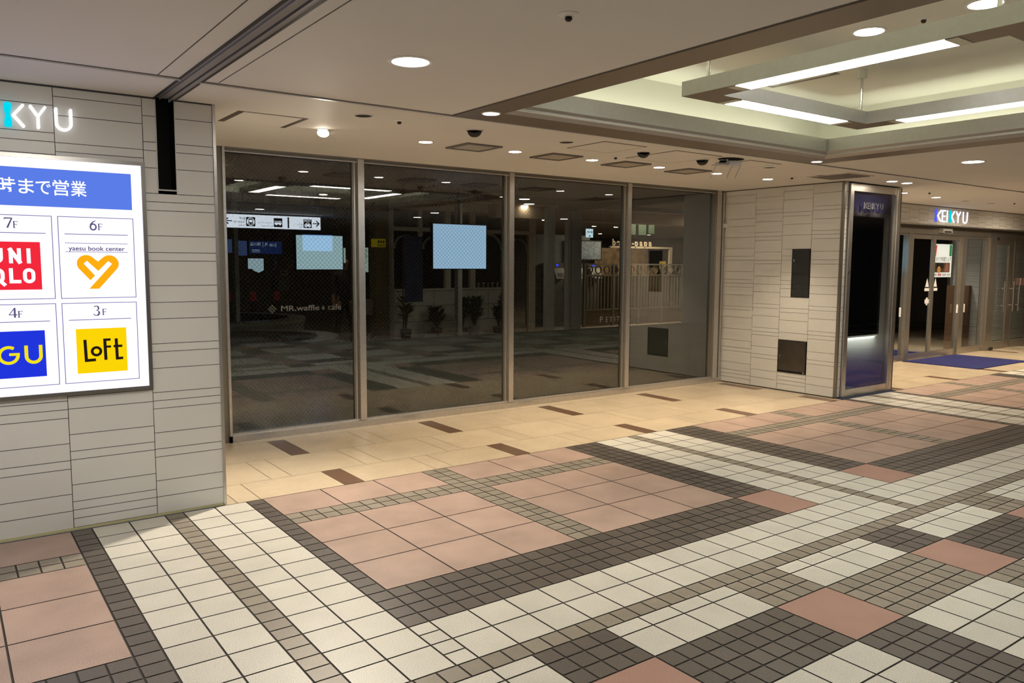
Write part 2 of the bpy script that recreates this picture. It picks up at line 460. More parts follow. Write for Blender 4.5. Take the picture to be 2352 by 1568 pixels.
# cove lamps lying on the ledge behind the lip
def cove(x0, x1, y0, y1, label):
    t = thing('cove_lamp', label, 'cove light', ((x0+x1)/2, (y0+y1)/2, CEIL+.022), 'cove lamps hidden on the coffer ledge')
    b = MB(); b.box(x0, x1, y0, y1, CEIL+.022, CEIL+.035); b.build('base', WHITEP, t)
    m = .018
    b = MB()
    if x1-x0 > y1-y0: b.tube((x0+.03, (y0+y1)/2, CEIL+.052), (x1-.03, (y0+y1)/2, CEIL+.052), .014)
    else: b.tube(((x0+x1)/2, y0+.03, CEIL+.052), ((x0+x1)/2, y1-.03, CEIL+.052), .014)
    b.build('tube', COVEW, t)
cove(3.2, 6.4, 4.28, 4.33, 'hidden cove lamp along the shop-window side of the coffer')
cove(2.93, 2.98, 1.0, 4.0, 'hidden cove lamp along the left side of the coffer')
cove(6.64, 6.69, 1.0, 4.0, 'hidden cove lamp along the right side of the coffer')
cove(3.2, 6.4, .61, .66, 'hidden cove lamp along the near side of the coffer')

# ---- pendant light frame
FZ0, FZ1 = 2.603, 2.692
pl = thing('pendant_light_frame', 'rectangular grey metal light frame with fluorescent troughs hung in the ceiling coffer', 'ceiling light', (4.80, 2.475, FZ0))
fxa, fxb, fya, fyb, wf = 3.813, 5.79, 1.49, 3.46, .178
beams = ((fxa, fxa+wf, fya, fyb), (fxb-wf, fxb, fya, fyb), (fxa+wf, fxb-wf, fyb-wf, fyb), (fxa+wf, fxb-wf, fya, fya+wf))
tubes = ((fxa+.014, fxa+wf-.014, 1.875, 3.06), (fxb-wf+.014, fxb-.014, 1.875, 3.07), (4.20, 5.40, fyb-wf+.02, fyb-.014), (4.20, 5.40, fya+.014, fya+wf-.014))
for bm_, tb in zip(beams, tubes):
    b = MB(); b.box(*bm_, FZ0+.002, FZ1, 0)
    b.face([(bm_[0],bm_[2],FZ0),(bm_[0],bm_[3],FZ0),(bm_[1],bm_[3],FZ0),(bm_[1],bm_[2],FZ0)], 1)
    for (xa, ya, xb, yb) in ((bm_[0],bm_[2],bm_[1],bm_[2]),(bm_[1],bm_[2],bm_[1],bm_[3]),(bm_[1],bm_[3],bm_[0],bm_[3]),(bm_[0],bm_[3],bm_[0],bm_[2])):
        b.face([(xa,ya,FZ0),(xb,yb,FZ0),(xb,yb,FZ0+.002),(xa,ya,FZ0+.002)], 0)
    bo = b.build('beam', [SATIN, BRONZE], pl)
    b = MB(); x0, x1, y0, y1 = tb
    b.face([(x0,y0,FZ0-.0015),(x0,y1,FZ0-.0015),(x1,y1,FZ0-.0015),(x1,y0,FZ0-.0015)])
    tr = b.build('light_trough', TUBEW, bo)
    ends = ((x0-.06, x0, y0, y1), (x1, x1+.06, y0, y1)) if x1-x0 > y1-y0 else ((x0, x1, y0-.06, y0), (x0, x1, y1, y1+.06))
    for ea in ends:
        b = MB(); b.box(*ea, FZ0-.003, FZ0-.0005)
        b.build('end_plate', pm('trough_end_plate', (.62, .62, .5), .4), bo)
for x, y in ((3.86, 3.29), (5.54, 3.29), (3.86, 1.66), (5.54, 1.66)):
    b = MB(); b.tube((x, y, FZ1-.004), (x, y, 2.93), .0105, 12); r = b.build('hanger_rod', CHROME, pl)
    b = MB(); b.lathe([(0,2.918),(.033,2.918),(.033,2.985),(0,2.985)], (x, y, 0), 24); b.build('ceiling_cup', WHITEREC, r)

# ================================================================== LEFT WALL
wl = MB()
JT = .0034
ZA = [.012,.118,.219,.368,.418,.519,.668,.717,.768,.916,1.017,1.066,1.217,1.317,1.418,1.567,1.617,1.717,1.867,1.918,1.968,2.117,2.218,2.268,2.418,2.5265]
ZC = [.014,.067,.118,.168,.268,.416,.466,.565,.715,.789,.866,1.017,1.117,1.217,1.267,1.417,1.517,1.567,1.667,1.767,1.867,1.918,2.018,2.119,2.1705,2.22,2.369,2.471,2.5265]
ZD = [.012,.115,.215,.364,.414,.514,.663,.713,.763,.866,1.017,1.067,1.217,1.317,1.417,1.567,1.667,1.767,1.917,2.017,2.152,2.221,2.27,2.42,2.5265]
def wtile_y(mb, x0, x1, zs, y, skip=None):
    for a, c in zip(zs, zs[1:]):
        if skip and skip(x0, x1, a, c): continue
        t = 1 + random.uniform(-1, 1)*.02
        mb.face([(x0+JT/2,y,a+JT/2),(x1-JT/2,y,a+JT/2),(x1-JT/2,y,c-JT/2),(x0+JT/2,y,c-JT/2)], 0, t)
wtile_y(wl, 1.0275, 1.104, [z for z in ZA if z >= 1.96] , YW)
wtile_y(wl, 1.2055, 1.428, [z for z in ZA if z >= 1.96], YW)
wtile_y(wl, 1.0275, 1.436, [z for z in ZA if z <= 1.98], YW)
wtile_y(wl, .5725, 1.0275, ZC, YW)
for i in range(10):
    wtile_y(wl, .5725-.4545*(i+1), .5725-.4545*i, ZD if i % 2 == 0 else ZC, YW)
# joint backing, cut around the slot
yb = YW + .0022
for a in ((-4, 1.104, 0, 2.53), (1.2055, 1.44, 0, 2.53), (1.104, 1.2055, 0, 1.994)):
    wl.face([(a[0],yb,a[2]),(a[1],yb,a[2]),(a[1],yb,a[3]),(a[0],yb,a[3])], 1)
# body of the wall and its end towards the shop window
wl.box(-4, 1.104, yb, 5.3, 0, 2.53, 1); wl.box(1.2055, 1.436, yb, 5.3, 0, 2.53, 1); wl.box(1.104, 1.2055, yb, 5.3, 0, 1.994, 1)
wl.box(-4, 1.436, 5.3, 6.97, 0, 2.53, 0)
struct(wl.build('wall_left', [WTILE, WGROUT]))
b = MB(); b.box(1.104, 1.2055, YW+.12, YW+.13, 1.994, 2.6)
b.box(1.100, 1.104, YW-.004, YW+.13, 1.99, 2.528, 1); b.box(1.2055, 1.2095, YW-.004, YW+.13, 1.99, 2.528, 1); b.box(1.100, 1.2095, YW-.004, YW+.02, 1.986, 1.994, 1)
b.box(1.104, 1.105, YW, YW+.12, 1.994, 2.528, 0); b.box(1.2045, 1.2055, YW, YW+.12, 1.994, 2.528, 0); b.box(1.104, 1.2055, YW, YW+.12, 1.994, 1.996, 0)
struct(b.build('trim_4', [BLACK, STEEL]))
b = MB(); b.box(1.428, 1.446, YW-.006, YW+.02, .0, 2.525); struct(b.build('trim_5', STEEL))
b = MB(); b.box(-4, 1.425, YW-.005, YW+.002, 0, .013); b.box(-4, 1.425, YW-.012, YW-.004, 0, .009); struct(b.build('baseboard_left', YELBASE))
b = MB(); b.box(-4, 1.104, YW-.004, YW+.004, 2.518, 2.529); b.box(1.2055, 1.446, YW-.004, YW+.004, 2.52, 2.529); struct(b.build('trim_6', pm('shadow_gap', (.05,.05,.055), .6)))

# ---- directory sign on the left wall
ds = thing('store_directory_sign', 'large backlit white floor directory on the left tiled wall with shop logos and blue banner', 'sign', (.40, YW, 1.47))
SX0, SX1, SZ0, SZ1 = -.42, 1.026, .797, 2.143
b = MB(); fw = .022
for a in ((SX0, SX0+fw, SZ0, SZ1), (SX1-fw, SX1, SZ0, SZ1)): b.box(a[0], a[1], YW-.035, YW+.001, a[2], a[3])
for a in ((SX0+fw, SX1-fw, SZ0, SZ0+fw), (SX0+fw, SX1-fw, SZ1-fw, SZ1)): b.box(a[0], a[1], YW-.035, YW+.001, a[2], a[3])
b.build('frame', pm('sign_frame_steel', (.34,.33,.31), .3, .95), ds)
yp = YW - .022
sign_part('light_panel', [rect(SX0+fw, SX1-fw, SZ0+fw, SZ1-fw)], SIGNW, yp, 0, ds)
yg = yp - .0012; yg2 = yp - .0024
BAN = em('banner_blue', (.105, .205, .80), 1.0); LINE = em('line_violet', (.20, .18, .46), .7)
sign_part('banner', [rect(SX0+.07, .9495, 1.862, 2.070)], BAN, yg, 0, ds, 'blue opening hours banner')
WSIGN = em('letter_white', (1, 1, 1), 1.1)
for ch, x in (('時', .331), ('ま', .420), ('で', .503), ('営', .588), ('業', .676)):
    text_mesh(ch, .092, WSIGN, 'character', (x, yg2, 1.962), '-y', ds, 'CENTER', 0, .0008, width=.080 if ch in '時営業' else .072)
TEXTV = em('text_violet', (.15, .12, .28), .7)
def thin_rect(x0, x1, z0, z1, w):
    return [rect(x0, x1, z0, z0+w), rect(x0, x1, z1-w, z1), rect(x0, x0+w, z0+w, z1-w), rect(x1-w, x1, z0+w, z1-w)]
for (x0, x1) in ((.563, .9535), (.145, .5365)):
    for (z0, z1) in ((1.351, 1.813), (.865, 1.326)):
        top = z0 > 1
        sign_part('cell_outline', thin_rect(x0, x1, z0, z1, .0040), LINE, yg, 0, ds)
        zl = z1 - .098
        sign_part('rule', [rect(x0+.032, x1-.033, zl-.0021, zl+.0021)], LINE, yg, 0, ds)
for z in (1.6645, 1.6155): sign_part('rule', [rect(.595, .918, z-.0016, z+.0016)], LINE, yg, 0, ds)
# floor numbers in a serif face, drawn stroke by stroke
def glyph_F(x, z, h):
    s = []
    s += stroke([(x+.005, z), (x+.005, z+h)], .0045); s += stroke([(x, z+h-.001), (x+.022, z+h-.001)], .0022); s += stroke([(x+.022, z+h), (x+.022, z+h-.007)], .0016)
    s += stroke([(x+.006, z+h*.53), (x+.017, z+h*.53)], .0022); s += stroke([(x+.017, z+h*.64), (x+.017, z+h*.42)], .0016); s += stroke([(x, z+.0008), (x+.012, z+.0008)], .0018)
    return s
def glyph(d, x, z):
    if d == '7': return stroke([(x, z+.052), (x+.036, z+.052), (x+.013, z)], [.005, .0045, .0065]) + stroke([(x+.001, z+.053), (x, z+.043)], .002)
    if d == '6': return stroke(arc(x+.018, z+.017, .0145, 0, 360, 24, .0165), .0058, closed=True) + stroke([(x+.033, z+.0535), (x+.018, z+.046), (x+.007, z+.032), (x+.0035, z+.018)], [.002, .0045, .006, .0062])
    if d == '4': return stroke([(x+.027, z), (x+.027, z+.054)], .0065) + stroke([(x+.027, z+.053), (x, z+.016), (x+.039, z+.016)], [.003, .003, .0042])
    if d == '3': return stroke(arc(x+.013, z+.041, .0125, 150, -80, 16), [.002]+[.0035]*6+[.006]*6+[.003]*4) + stroke(arc(x+.013, z+.014, .015, 85, -150, 18), [.003]*5+[.0068]*7+[.0035]*7, 'round')
NUMK[0] = 1.4
for d, x, z, xf in (('7', .311, 1.741, .351), ('6', .723, 1.741, .765), ('4', .310, 1.252, .351), ('3', .724, 1.252, .768)):
    sign_part('floor_number', glyph(d, x, z) + glyph_F(xf, z, .036), TEXTV, yg, 0, ds)
NUMK[0] = 1.0
# red square logo
RED = em('logo_red', (.90, .022, .045), 1.0)
sign_part('logo_panel', [rect(.211, .4735, 1.4045, 1.6665)], RED, yg, 0, ds, 'red square logo panel reading UNIQLO')
def U_(x0, x1, z0, z1, w): r = (x1-x0-w)/2; return stroke([(x0+w/2, z1), (x0+w/2, z0+r+w/2)], w) + stroke(arc(x0+w/2+r, z0+w/2+r, r, 180, 360), w) + stroke([(x1-w/2, z0+r+w/2), (x1-w/2, z1)], w)
def O_(x0, x1, z0, z1, w): r = (x1-x0-w)/2; c = (x0+x1)/2; return stroke(arc(c, z1-w/2-r, r, 0, 180) + arc(c, z0+w/2+r, r, 180, 360), w, closed=True)
t = .0185
s = []
s += U_(.238, .297, 1.549, 1.631, t)
s += stroke([(.333, 1.549), (.333, 1.631)], t) + stroke([(.3265, 1.631), (.3775, 1.549)], .0205) + stroke([(.372, 1.549), (.372, 1.631)], t) + stroke([(.4165, 1.549), (.4165, 1.631)], t)
s += O_(.238, .300, 1.440, 1.5225, t) + stroke([(.275, 1.458), (.302, 1.428)], t)
s += stroke([(.330, 1.5225), (.330, 1.4405)], t) + stroke([(.321, 1.4495), (.376, 1.4495)], t) + O_(.385, .4435, 1.440, 1.5225, t)
sign_part('logo_letters', s, WSIGN, yg2, 0, ds)
# blue square logo
BLU = em('logo_blue', (.018, .042, .85), .85); YEL = em('logo_yellow', (.95, .82, .01), .95)
sign_part('logo_panel', [rect(.212, .4745, .9185, 1.1775)], BLU, yg, 0, ds, 'blue square logo panel reading GU')
s = stroke(arc(.2975, 1.046, .0435, 55, 330, 24), .0165) + stroke([(.3000, 1.050), (.3495, 1.050)], .0145) + stroke(arc(.2975, 1.046, .0435, 330, 366, 6), .0165)
s += U_(.372, .459, .992, 1.096, .0175)
sign_part('logo_letters', s, YEL, yg2, 0, ds)
# yellow square logo
YEP = em('logo_yellow_panel', (1.0, .68, .002), .98); BRN = em('logo_brown', (.022, .014, .01), .8)
sign_part('logo_panel', [rect(.6275, .8905, .9185, 1.1760)], YEP, yg, 0, ds, 'yellow square logo panel reading Loft')
w = .0165
s = stroke([(.6715, 1.113), (.6745, .9840)], w) + stroke([(.6665, .992), (.7240, .994)], w)
s += stroke(arc(.7285, 1.0430, .0225, 0, 360, 24), .015, closed=True)
s += stroke([(.7740, 1.113), (.7760, .990)], w) + stroke([(.766, 1.108), (.8050, 1.108)], .014) + stroke([(.775, 1.067), (.806, 1.067)], .0125)
s += stroke([(.8345, 1.113), (.8365, .990)], w) + stroke([(.8190, 1.068), (.8660, 1.068)], .014) + stroke([(.8285, .995), (.8680, .996)], .0155)
sign_part('logo_letters', s, BRN, yg2, 0, ds)
# book shop logo: text and heart shaped ribbon
text_mesh('yaesu book center', .036, TEXTV, 'logo_text', (.7565, yg, 1.634), '-y', ds, 'CENTER', 0, .0007, width=.290)
ORG = em('logo_orange', (1.0, .43, .006), 1.0)
h = [(.714, 1.454)] + arc(.698, 1.549, .049, 225, 45, 18) + [(.757, 1.561)] + arc(.817, 1.549, .049, 135, -45, 18)
h += [(.758, 1.405), (.707, 1.405), (.830, 1.548), (.811, 1.564), (.757, 1.507), (.701, 1.565), (.684, 1.549), (.740, 1.480)]
sign_part('logo_heart', [h], ORG, yg, 0, ds, 'orange ribbon heart logo')

# ---- illuminated letters above the directory
ks = thing('keikyu_wall_letters', 'illuminated white KEIKYU letters with a cyan stroke on the left tiled wall', 'sign', (.32, YW, 2.34))
WL = em('letter_face_white', (1.0, .98, .97), 1.0); CY = em('letter_face_cyan', (.0, .72, .90), 1.0); BL = em('letter_face_blue', (.06, .10, .85), 1.2)
def bone(cx, z0, z1, w):
    n = 18; L_, R_b = [], []
    for i in range(n+1):
        f = i/n; z = z0 + (z1-z0)*f
        e = abs(2*f-1)
        hw = w*.5*(.58 + .42*math.sin(min(1, e*1.25)*math.pi/2))
        if e > .80: hw *= math.sqrt(max(0, 1-((e-.80)/.20)**2))
        L_.append((cx-hw, z)); R_b.append((cx+hw, z))
    return [L_ + R_b[::-1]]
def keikyu(x, z0, hgt, w, K=1.0):
    """letter polygons for one wordmark, x = left edge, sizes scale with the height"""
    s = hgt/.126; q = lambda v: x + v*s*K
    za, zb_, zm = z0 + w/2, z0 + hgt - w/2, z0 + hgt/2
    out = []
    out.append(('bone_blue', bone(q(.016), z0-.004*s, z0+hgt+.004*s, .034*s*K)))
    out.append(('letter', stroke([(q(.098), zb_), (q(.046), zm), (q(.098), za)], w, 'round')))
    out.append(('letter', stroke([(q(.172), zb_), (q(.124), zb_), (q(.124), za), (q(.172), za)], w, 'round') + stroke([(q(.124), zm), (q(.168), zm)], w, 'round')))
    out.append(('letter', stroke([(q(.205), za), (q(.205), zb_)], w, 'round')))
    out.append(('bone_cyan', bone(q(.256), z0-.004*s, z0+hgt+.004*s, .034*s*K)))
    out.append(('letter', stroke([(q(.326), zb_), (q(.281), zm), (q(.326), za)], w, 'round')))
    out.append(('letter', stroke([(q(.362), zb_), (q(.396), zm+.004*s), (q(.430), zb_)], w, 'round') + stroke([(q(.396), zm), (q(.396), za)], w, 'round')))
    out.append(('letter', stroke([(q(.483), zb_), (q(.483), zm-.012*s)], w, 'round') + stroke(arc(q(.519), z0+w/2+.0355*s, .036*s*K, 180, 360, 14, .036*s), w, 'round') + stroke([(q(.555), zm-.012*s), (q(.555), zb_)], w, 'round')))
    return out
def letters(parent, x, z0, hgt, w, y, dep, mats, K=1.0):
    for nm, polys in keikyu(x, z0, hgt, w, K):
        o = sign_part('letter', polys, mats[nm], y, dep, parent)
        if nm == 'bone_blue': o['label'] = 'blue stroke of the first K'
        if nm == 'bone_cyan': o['label'] = 'cyan stroke of the second K'
        rim = MB()
        for p in polys: rim.prism([(u, w_) for u, w_ in p], 'y', y-dep*.96, y)
letters(ks, .100, 2.282, .126, .0155, YW-.001, .028, {'letter': WL, 'bone_cyan': CY, 'bone_blue': BL})

# ================================================================== SHOP WINDOW (storefront)
ZT = 2.508
mull = ((3.214, 3.277), (4.955, 5.015), (6.689, 6.750))
edges = [(1.985, 3.214), (3.277, 4.955), (5.015, 6.689), (6.750, 8.300)]
LH = 1.446
# left return: storefront continues to the back face of the left wall
b = MB(); b.box(1.436, 1.985+.03, YG-.03, YG+.03, 0, 2.528); struct(b.build('trim_7', STEELD))
for i, (a, c) in enumerate(mull):
    b = MB(); b.box(a, c, YG-.055, YG-.006, .066, ZT+.01, 0); b.box(a-.045, a, YG-.02, YG+.03, .066, ZT, 1)
    b.box(a, c, YG-.006, YG+.05, .066, ZT, 1); b.box(a-.028, a-.018, YG-.024, YG-.02, .066, ZT, 0)
    struct(b.build('trim_%d' % (8+i), [STEEL, STEELD]))
b = MB(); b.box(1.985, 8.487, YG-.055, YG+.05, 0, .058, 0); b.box(1.985, 8.40, YG-.032, YG+.04, .058, .078, 0); struct(b.build('trim_11', STEEL))
b = MB(); b.box(1.985, 8.487, YG-.03, YG+.04, ZT-.012, ZT+.022, 0); b.box(1.985, 8.487, YG-.05, YG-.03, ZT+.006, ZT+.022, 0); b.box(1.985, 8.487, YG-.036, YG-.03, ZT-.022, ZT-.012, 1); struct(b.build('trim_12', [STEELD, STEEL]))
b = MB(); b.box(1.985, 2.006, YG-.055, YG+.03, 0, 2.528, 0); struct(b.build('trim_13', STEEL))
b = MB(); b.box(8.245, 8.30, YG-.02, YG+.03, .06, ZT, 1); b.box(8.30, 8.385, YG-.055, YG+.03, .06, ZT+.02, 0); b.box(8.385, 8.487, YG-.03, YG+.03, 0, ZT+.02, 1); b.box(8.42, 8.455, YG-.05, YG-.03, 0, ZT+.02, 0)
struct(b.build('trim_14', [STEEL, STEELD]))
b = MB(); b.box(8.44, 8.485, YG-.075, YG-.05, 2.05, 2.10); tag(b.build('door_contact', WHITEP), 'small white plastic contact box on the jamb right of the shop window', 'contact box')
for i, (a, c) in enumerate(edges):
    e = struct(empty('window_%d' % (i+1), ((a+c)/2, YG, .08)))
    b = MB(); b.face([(a,YG,.07),(c,YG,.07),(c,YG,ZT),(a,YG,ZT)]); p = b.build('pane', PANEW if i < 3 else PANE, e)
    b = MB(); b.face([(a,YG+.004,.07),(c,YG+.004,.07),(c,YG+.004,.818),(a,YG+.004,.818)]); b.build('frosted_film', FROST, e)
# lettering on the glass
VIN = pm('grey_vinyl', (.16, .16, .155), .7)
lt = thing('cafe_lettering', 'faint grey cafe lettering on the first window pane', 'lettering', (2.66, YG-.001, 1.15))
text_mesh('MR.waffle', .068, VIN, 'word', (2.655, YG-.0015, 1.149), '-y', lt, 'CENTER', 0, .001, width=.36)
text_mesh('&', .05, VIN, 'word', (2.875, YG-.0015, 1.147), '-y', lt, 'CENTER')
text_mesh('cafe', .075, VIN, 'word', (2.985, YG-.0015, 1.151), '-y', lt, 'CENTER', width=.13)
s = []
for k in range(3):
    o_ = (k-1)*.014
    s += stroke([(2.397+o_-.022, 1.149-o_-.022+.0), (2.397+o_+.022, 1.149-o_+.022)], .0045) + stroke([(2.397+o_-.022, 1.149+o_+.022), (2.397+o_+.022, 1.149+o_-.022)], .0045)
sign_part('waffle_mark', s, VIN, YG-.0015, 0, lt)
lt2 = thing('florist_lettering', 'faint grey PETIT FLEUR lettering low on the window panes above the frosted film', 'lettering', (6.75, YG-.001, .86))
for ch, x, hh in (('P', 6.335, .105), ('E', 6.425, .085), ('T', 6.495, .085), ('I', 6.555, .085), ('T', 6.61, .085), ('F', 6.80, .105), ('L', 6.875, .08), ('E', 6.945, .08), ('U', 7.01, .08), ('R', 7.13, .08)):
    text_mesh(ch, hh, VIN, 'letter', (x, YG-.0015, .905 if x < 6.7 else .865), '-y', lt2, 'CENTER')

# ================================================================== RIGHT RETURN WALL AND PILASTER
wr = MB()
R1 = [.012,.079,.128,.177,.28,.43,.48,.577,.727,.88,.98,1.022,1.173,1.275,1.325,1.375,1.477,1.625,1.675,1.776,1.918,2.06,2.155,2.358,2.458,2.522]
R2 = [.012,.123,.226,.378,.427,.526,.674,.718,.768,.922,1.021,1.072,1.224,1.323,1.423,1.578,1.624,1.726,1.873,1.919,1.973,2.106,2.207,2.257,2.41,2.522]
R3 = [.012,.086,.134,.183,.234,.64,.731,.883,.982,1.034,1.172,1.275,1.325,1.375,1.475,1.625,1.675,1.759,1.928,2.059,2.159,2.206,2.359,2.461,2.522]
R4 = [.012,.126,.228,.378,.427,.526,.68,.728,.776,.926,1.026,1.075,1.222,1.323,1.421,1.578,1.628,1.729,1.879,1.927,1.973,2.11,2.213,2.258,2.412,2.522]
def wtile_x(mb, y0, y1, zs, x, skip=()):
    for a, c in zip(zs, zs[1:]):
        for (ya, yb_, za, zb_) in skip:
            if a >= za-.01 and c <= zb_+.01 and y0 < yb_-.01 and y1 > ya+.01:
                if y1 - yb_ > .02:
                    mb.face([(x,y1-JT/2,a+JT/2),(x,yb_+JT/2,a+JT/2),(x,yb_+JT/2,c-JT/2),(x,y1-JT/2,c-JT/2)], 0, 1.0)
                break
        else:
            t = 1 + random.uniform(-1, 1)*.022
            mb.face([(x,y1-JT/2,a+JT/2),(x,y0+JT/2,a+JT/2),(x,y0+JT/2,c-JT/2),(x,y1-JT/2,c-JT/2)], 0, t)
cols = ((6.40, 6.92, R1), (5.997, 6.40, R2), (5.59, 5.997, R3), (5.203, 5.59, R4))
hol = ((5.597, 5.843, 1.172, 1.759), (5.60, 5.995, .234, .64))
for y0, y1, zs in cols: wtile_x(wr, y0, y1, zs, XR, hol)
wr.face([(XR+.0022,6.93,0),(XR+.0022,5.19,0),(XR+.0022,5.19,2.53),(XR+.0022,6.93,2.53)], 1)
wr.box(XR+.0022, 9.741, 5.30, 7.6, 0, 2.53, 0)
struct(wr.build('wall_right', [WTILE, WGROUT]))
b = MB(); b.box(XR-.004, XR+.002, 5.19, 6.93, 0, .012); b.box(XR-.004, XR+.004, 5.19, 6.93, 2.518, 2.529); struct(b.build('baseboard_right', pm('shadow_gap2', (.06,.055,.05), .6)))

# pilaster front (Y=5.19): steel corner, tile margins, glazed display case
YP = 5.19
b = MB()
wtile_y(b, 8.515, 8.575, R4, YP); wtile_y(b, 9.690, 9.732, R4, YP)
b.face([(8.50,YP+.002,0),(8.58,YP+.002,0),(8.58,YP+.002,2.52),(8.50,YP+.002,2.52)], 1); b.face([(9.68,YP+.002,0),(9.741,YP+.002,0),(9.741,YP+.002,2.52),(9.68,YP+.002,2.52)], 1)
b.box(8.575, 8.58, YP+.002, 5.30, 0, 2.52, 1); b.box(9.682, 9.69, YP+.002, 5.30, 0, 2.52, 1); b.box(9.732, 9.741, YP, 5.30, 0, 2.52, 1)
struct(b.build('trim_15', [WTILE, WGROUT]))
b = MB(); b.box(XR-.004, 8.512, YP-.004, YP+.03, 0, 2.522); struct(b.build('trim_16', STEELD))
b = MB(); b.box(9.736, 9.746, YP-.004, YP+.02, 0, 2.522); struct(b.build('trim_17', STEELD))
dc = thing('display_case', 'tall glazed steel display case with blue panels on the pilaster front', 'display case', (9.13, YP, 0))
b = MB()
b.box(8.58, 8.648, YP-.025, YP+.05, .0, 2.51); b.box(9.570, 9.682, YP-.025, YP+.05, .0, 2.51); b.box(8.648, 9.57, YP-.02, YP+.05, 0, .095); b.box(8.648, 9.57, YP-.02, YP+.05, 2.425, 2.51)
b.box(9.612, 9.63, YP-.03, YP-.025, .02, 2.49)
b.build('frame', STEEL, dc)
# back panel: printed blue at top and foot over pale tile, lower part painted paler for floor reflection
gm = bpy.data.materials.new('printed_blue_fade'); gm.use_nodes = True
nt = gm.node_tree; bs = nt.nodes['Principled BSDF']; bs.inputs['Roughness'].default_value = .5
tc = nt.nodes.new('ShaderNodeTexCoord'); sp = nt.nodes.new('ShaderNodeSeparateXYZ'); mr = nt.nodes.new('ShaderNodeMapRange'); cr = nt.nodes.new('ShaderNodeValToRGB')
mr.inputs['From Min'].default_value = 0.0; mr.inputs['From Max'].default_value = 2.5
nt.links.new(tc.outputs['Object'], sp.inputs[0]); nt.links.new(sp.outputs['Z'], mr.inputs['Value']); nt.links.new(mr.outputs[0], cr.inputs[0])
el = cr.color_ramp.elements
el[0].position = .04; el[0].color = (.03, .045, .50, 1)
el[1].position = .95; el[1].color = (.02, .024, .14, 1)
for pos, c in ((.10, (.05, .07, .55, 1)), (.165, (.38, .40, .62, 1)), (.23, (.86, .88, .86, 1)), (.30, (.84, .84, .78, 1)), (.82, (.40, .40, .36, 1)), (.855, (.24, .24, .26, 1)), (.888, (.026, .028, .10, 1))):
    e = el.new(pos); e.color = c
nt.links.new(cr.outputs[0], bs.inputs['Base Color'])
b = MB(); b.box(8.648, 9.57, YP+.045, YP+.05, .095, 2.425); b.build('back_panel', gm, dc)
b = MB(); b.box(8.70, 9.36, YP+.014, YP+.036, .703, .7235); b.face([(8.70,YP+.014,.7025),(9.36,YP+.014,.7025),(9.36,YP+.036,.7025),(8.70,YP+.036,.7025)], 1); b.build('case_fill_strip', [WHITEP, em('case_fill_glow', (.95,1.0,.92), 7.0)], dc)  # glowing strip added below the monitor to brighten the lower panel
b = MB(); b.box(8.668, 9.392, YP+.012, YP+.038, .724, 2.14); mo = b.build('monitor', pm('switched_off_screen', (.010, .012, .016), .12, 0, .5), dc); mo['label'] = 'black switched-off screen'
b = MB(); b.face([(8.648,YP,.095),(9.57,YP,.095),(9.57,YP,2.425),(8.648,YP,2.425)]); b.build('pane', glass('case_pane', (.92,.93,.93), 1.0), dc)
MET = pm('letter_metal', (.36, .37, .40), .3, .8)
letters(dc, 8.89, 2.232, .074, .0085, YP-.001, .006, {'letter': MET, 'bone_cyan': MET, 'bone_blue': MET}, 1.30)
b = MB(); b.tube((8.614, YP-.032, 1.49), (8.614, YP-.02, 1.49), .012); b.build('lock', TRIMD, dc)

# hatches in the return wall
def wall_cabinet(name, label, cat, y0, y1, z0, z1, doors, mat, ledge=False):
    t = thing(name, label, cat, (XR, (y0+y1)/2, z0))
    b = MB(); f = .008
    b.box(XR-.006, XR+.002, y0, y0+f, z0, z1); b.box(XR-.006, XR+.002, y1-f, y1, z0, z1); b.box(XR-.006, XR+.002, y0+f, y1-f, z0, z0+f); b.box(XR-.006, XR+.002, y0+f, y1-f, z1-f, z1)
    for a, c in zip(doors, doors[1:]):
        if c[0]-a[1] > 0: b.box(XR-.006, XR+.002, y0+f, y1-f, a[1], c[0])
    b.build('frame', TRIMD, t)
    for a, c in doors:
        b = MB(); b.box(XR-.005, XR+.001, y0+f+.002, y1-f-.002, a+.002, c-.002); d = b.build('door', mat, t)
        zc = a + (c-a)*.55 if not ledge else a + (c-a)*.52
        b = MB(); b.tube((XR-.012, y1-.032, zc), (XR-.005, y1-.032, zc), .0095, 12); b.box(XR-.010, XR-.005, y1-.037, y1-.030, zc-.03, zc-.008); b.build('lock', CHROME, d)
    if ledge:
        b = MB(); b.box(XR-.009, XR-.004, y0+.012, y1-.012, z0+.010, z0+.026); b.build('slot', BLACK, t)
        b = MB(); b.box(XR-.011, XR-.004, y0+.012, y0+.03, z0+.010, z0+.024); b.build('hinge', CHROME, t)
    return t
wall_cabinet('meter_hatch', 'narrow dark steel hatch with two stacked doors in the tiled return wall', 'wall hatch', 5.597, 5.843, 1.172, 1.759, ((1.180, 1.449), (1.470, 1.751)), DOORST)
wall_cabinet('outlet_hatch', 'square brown steel hatch with one door low on the tiled return wall', 'wall hatch', 5.60, 5.995, .234, .64, ((.242, .632),), DOORST2, True)

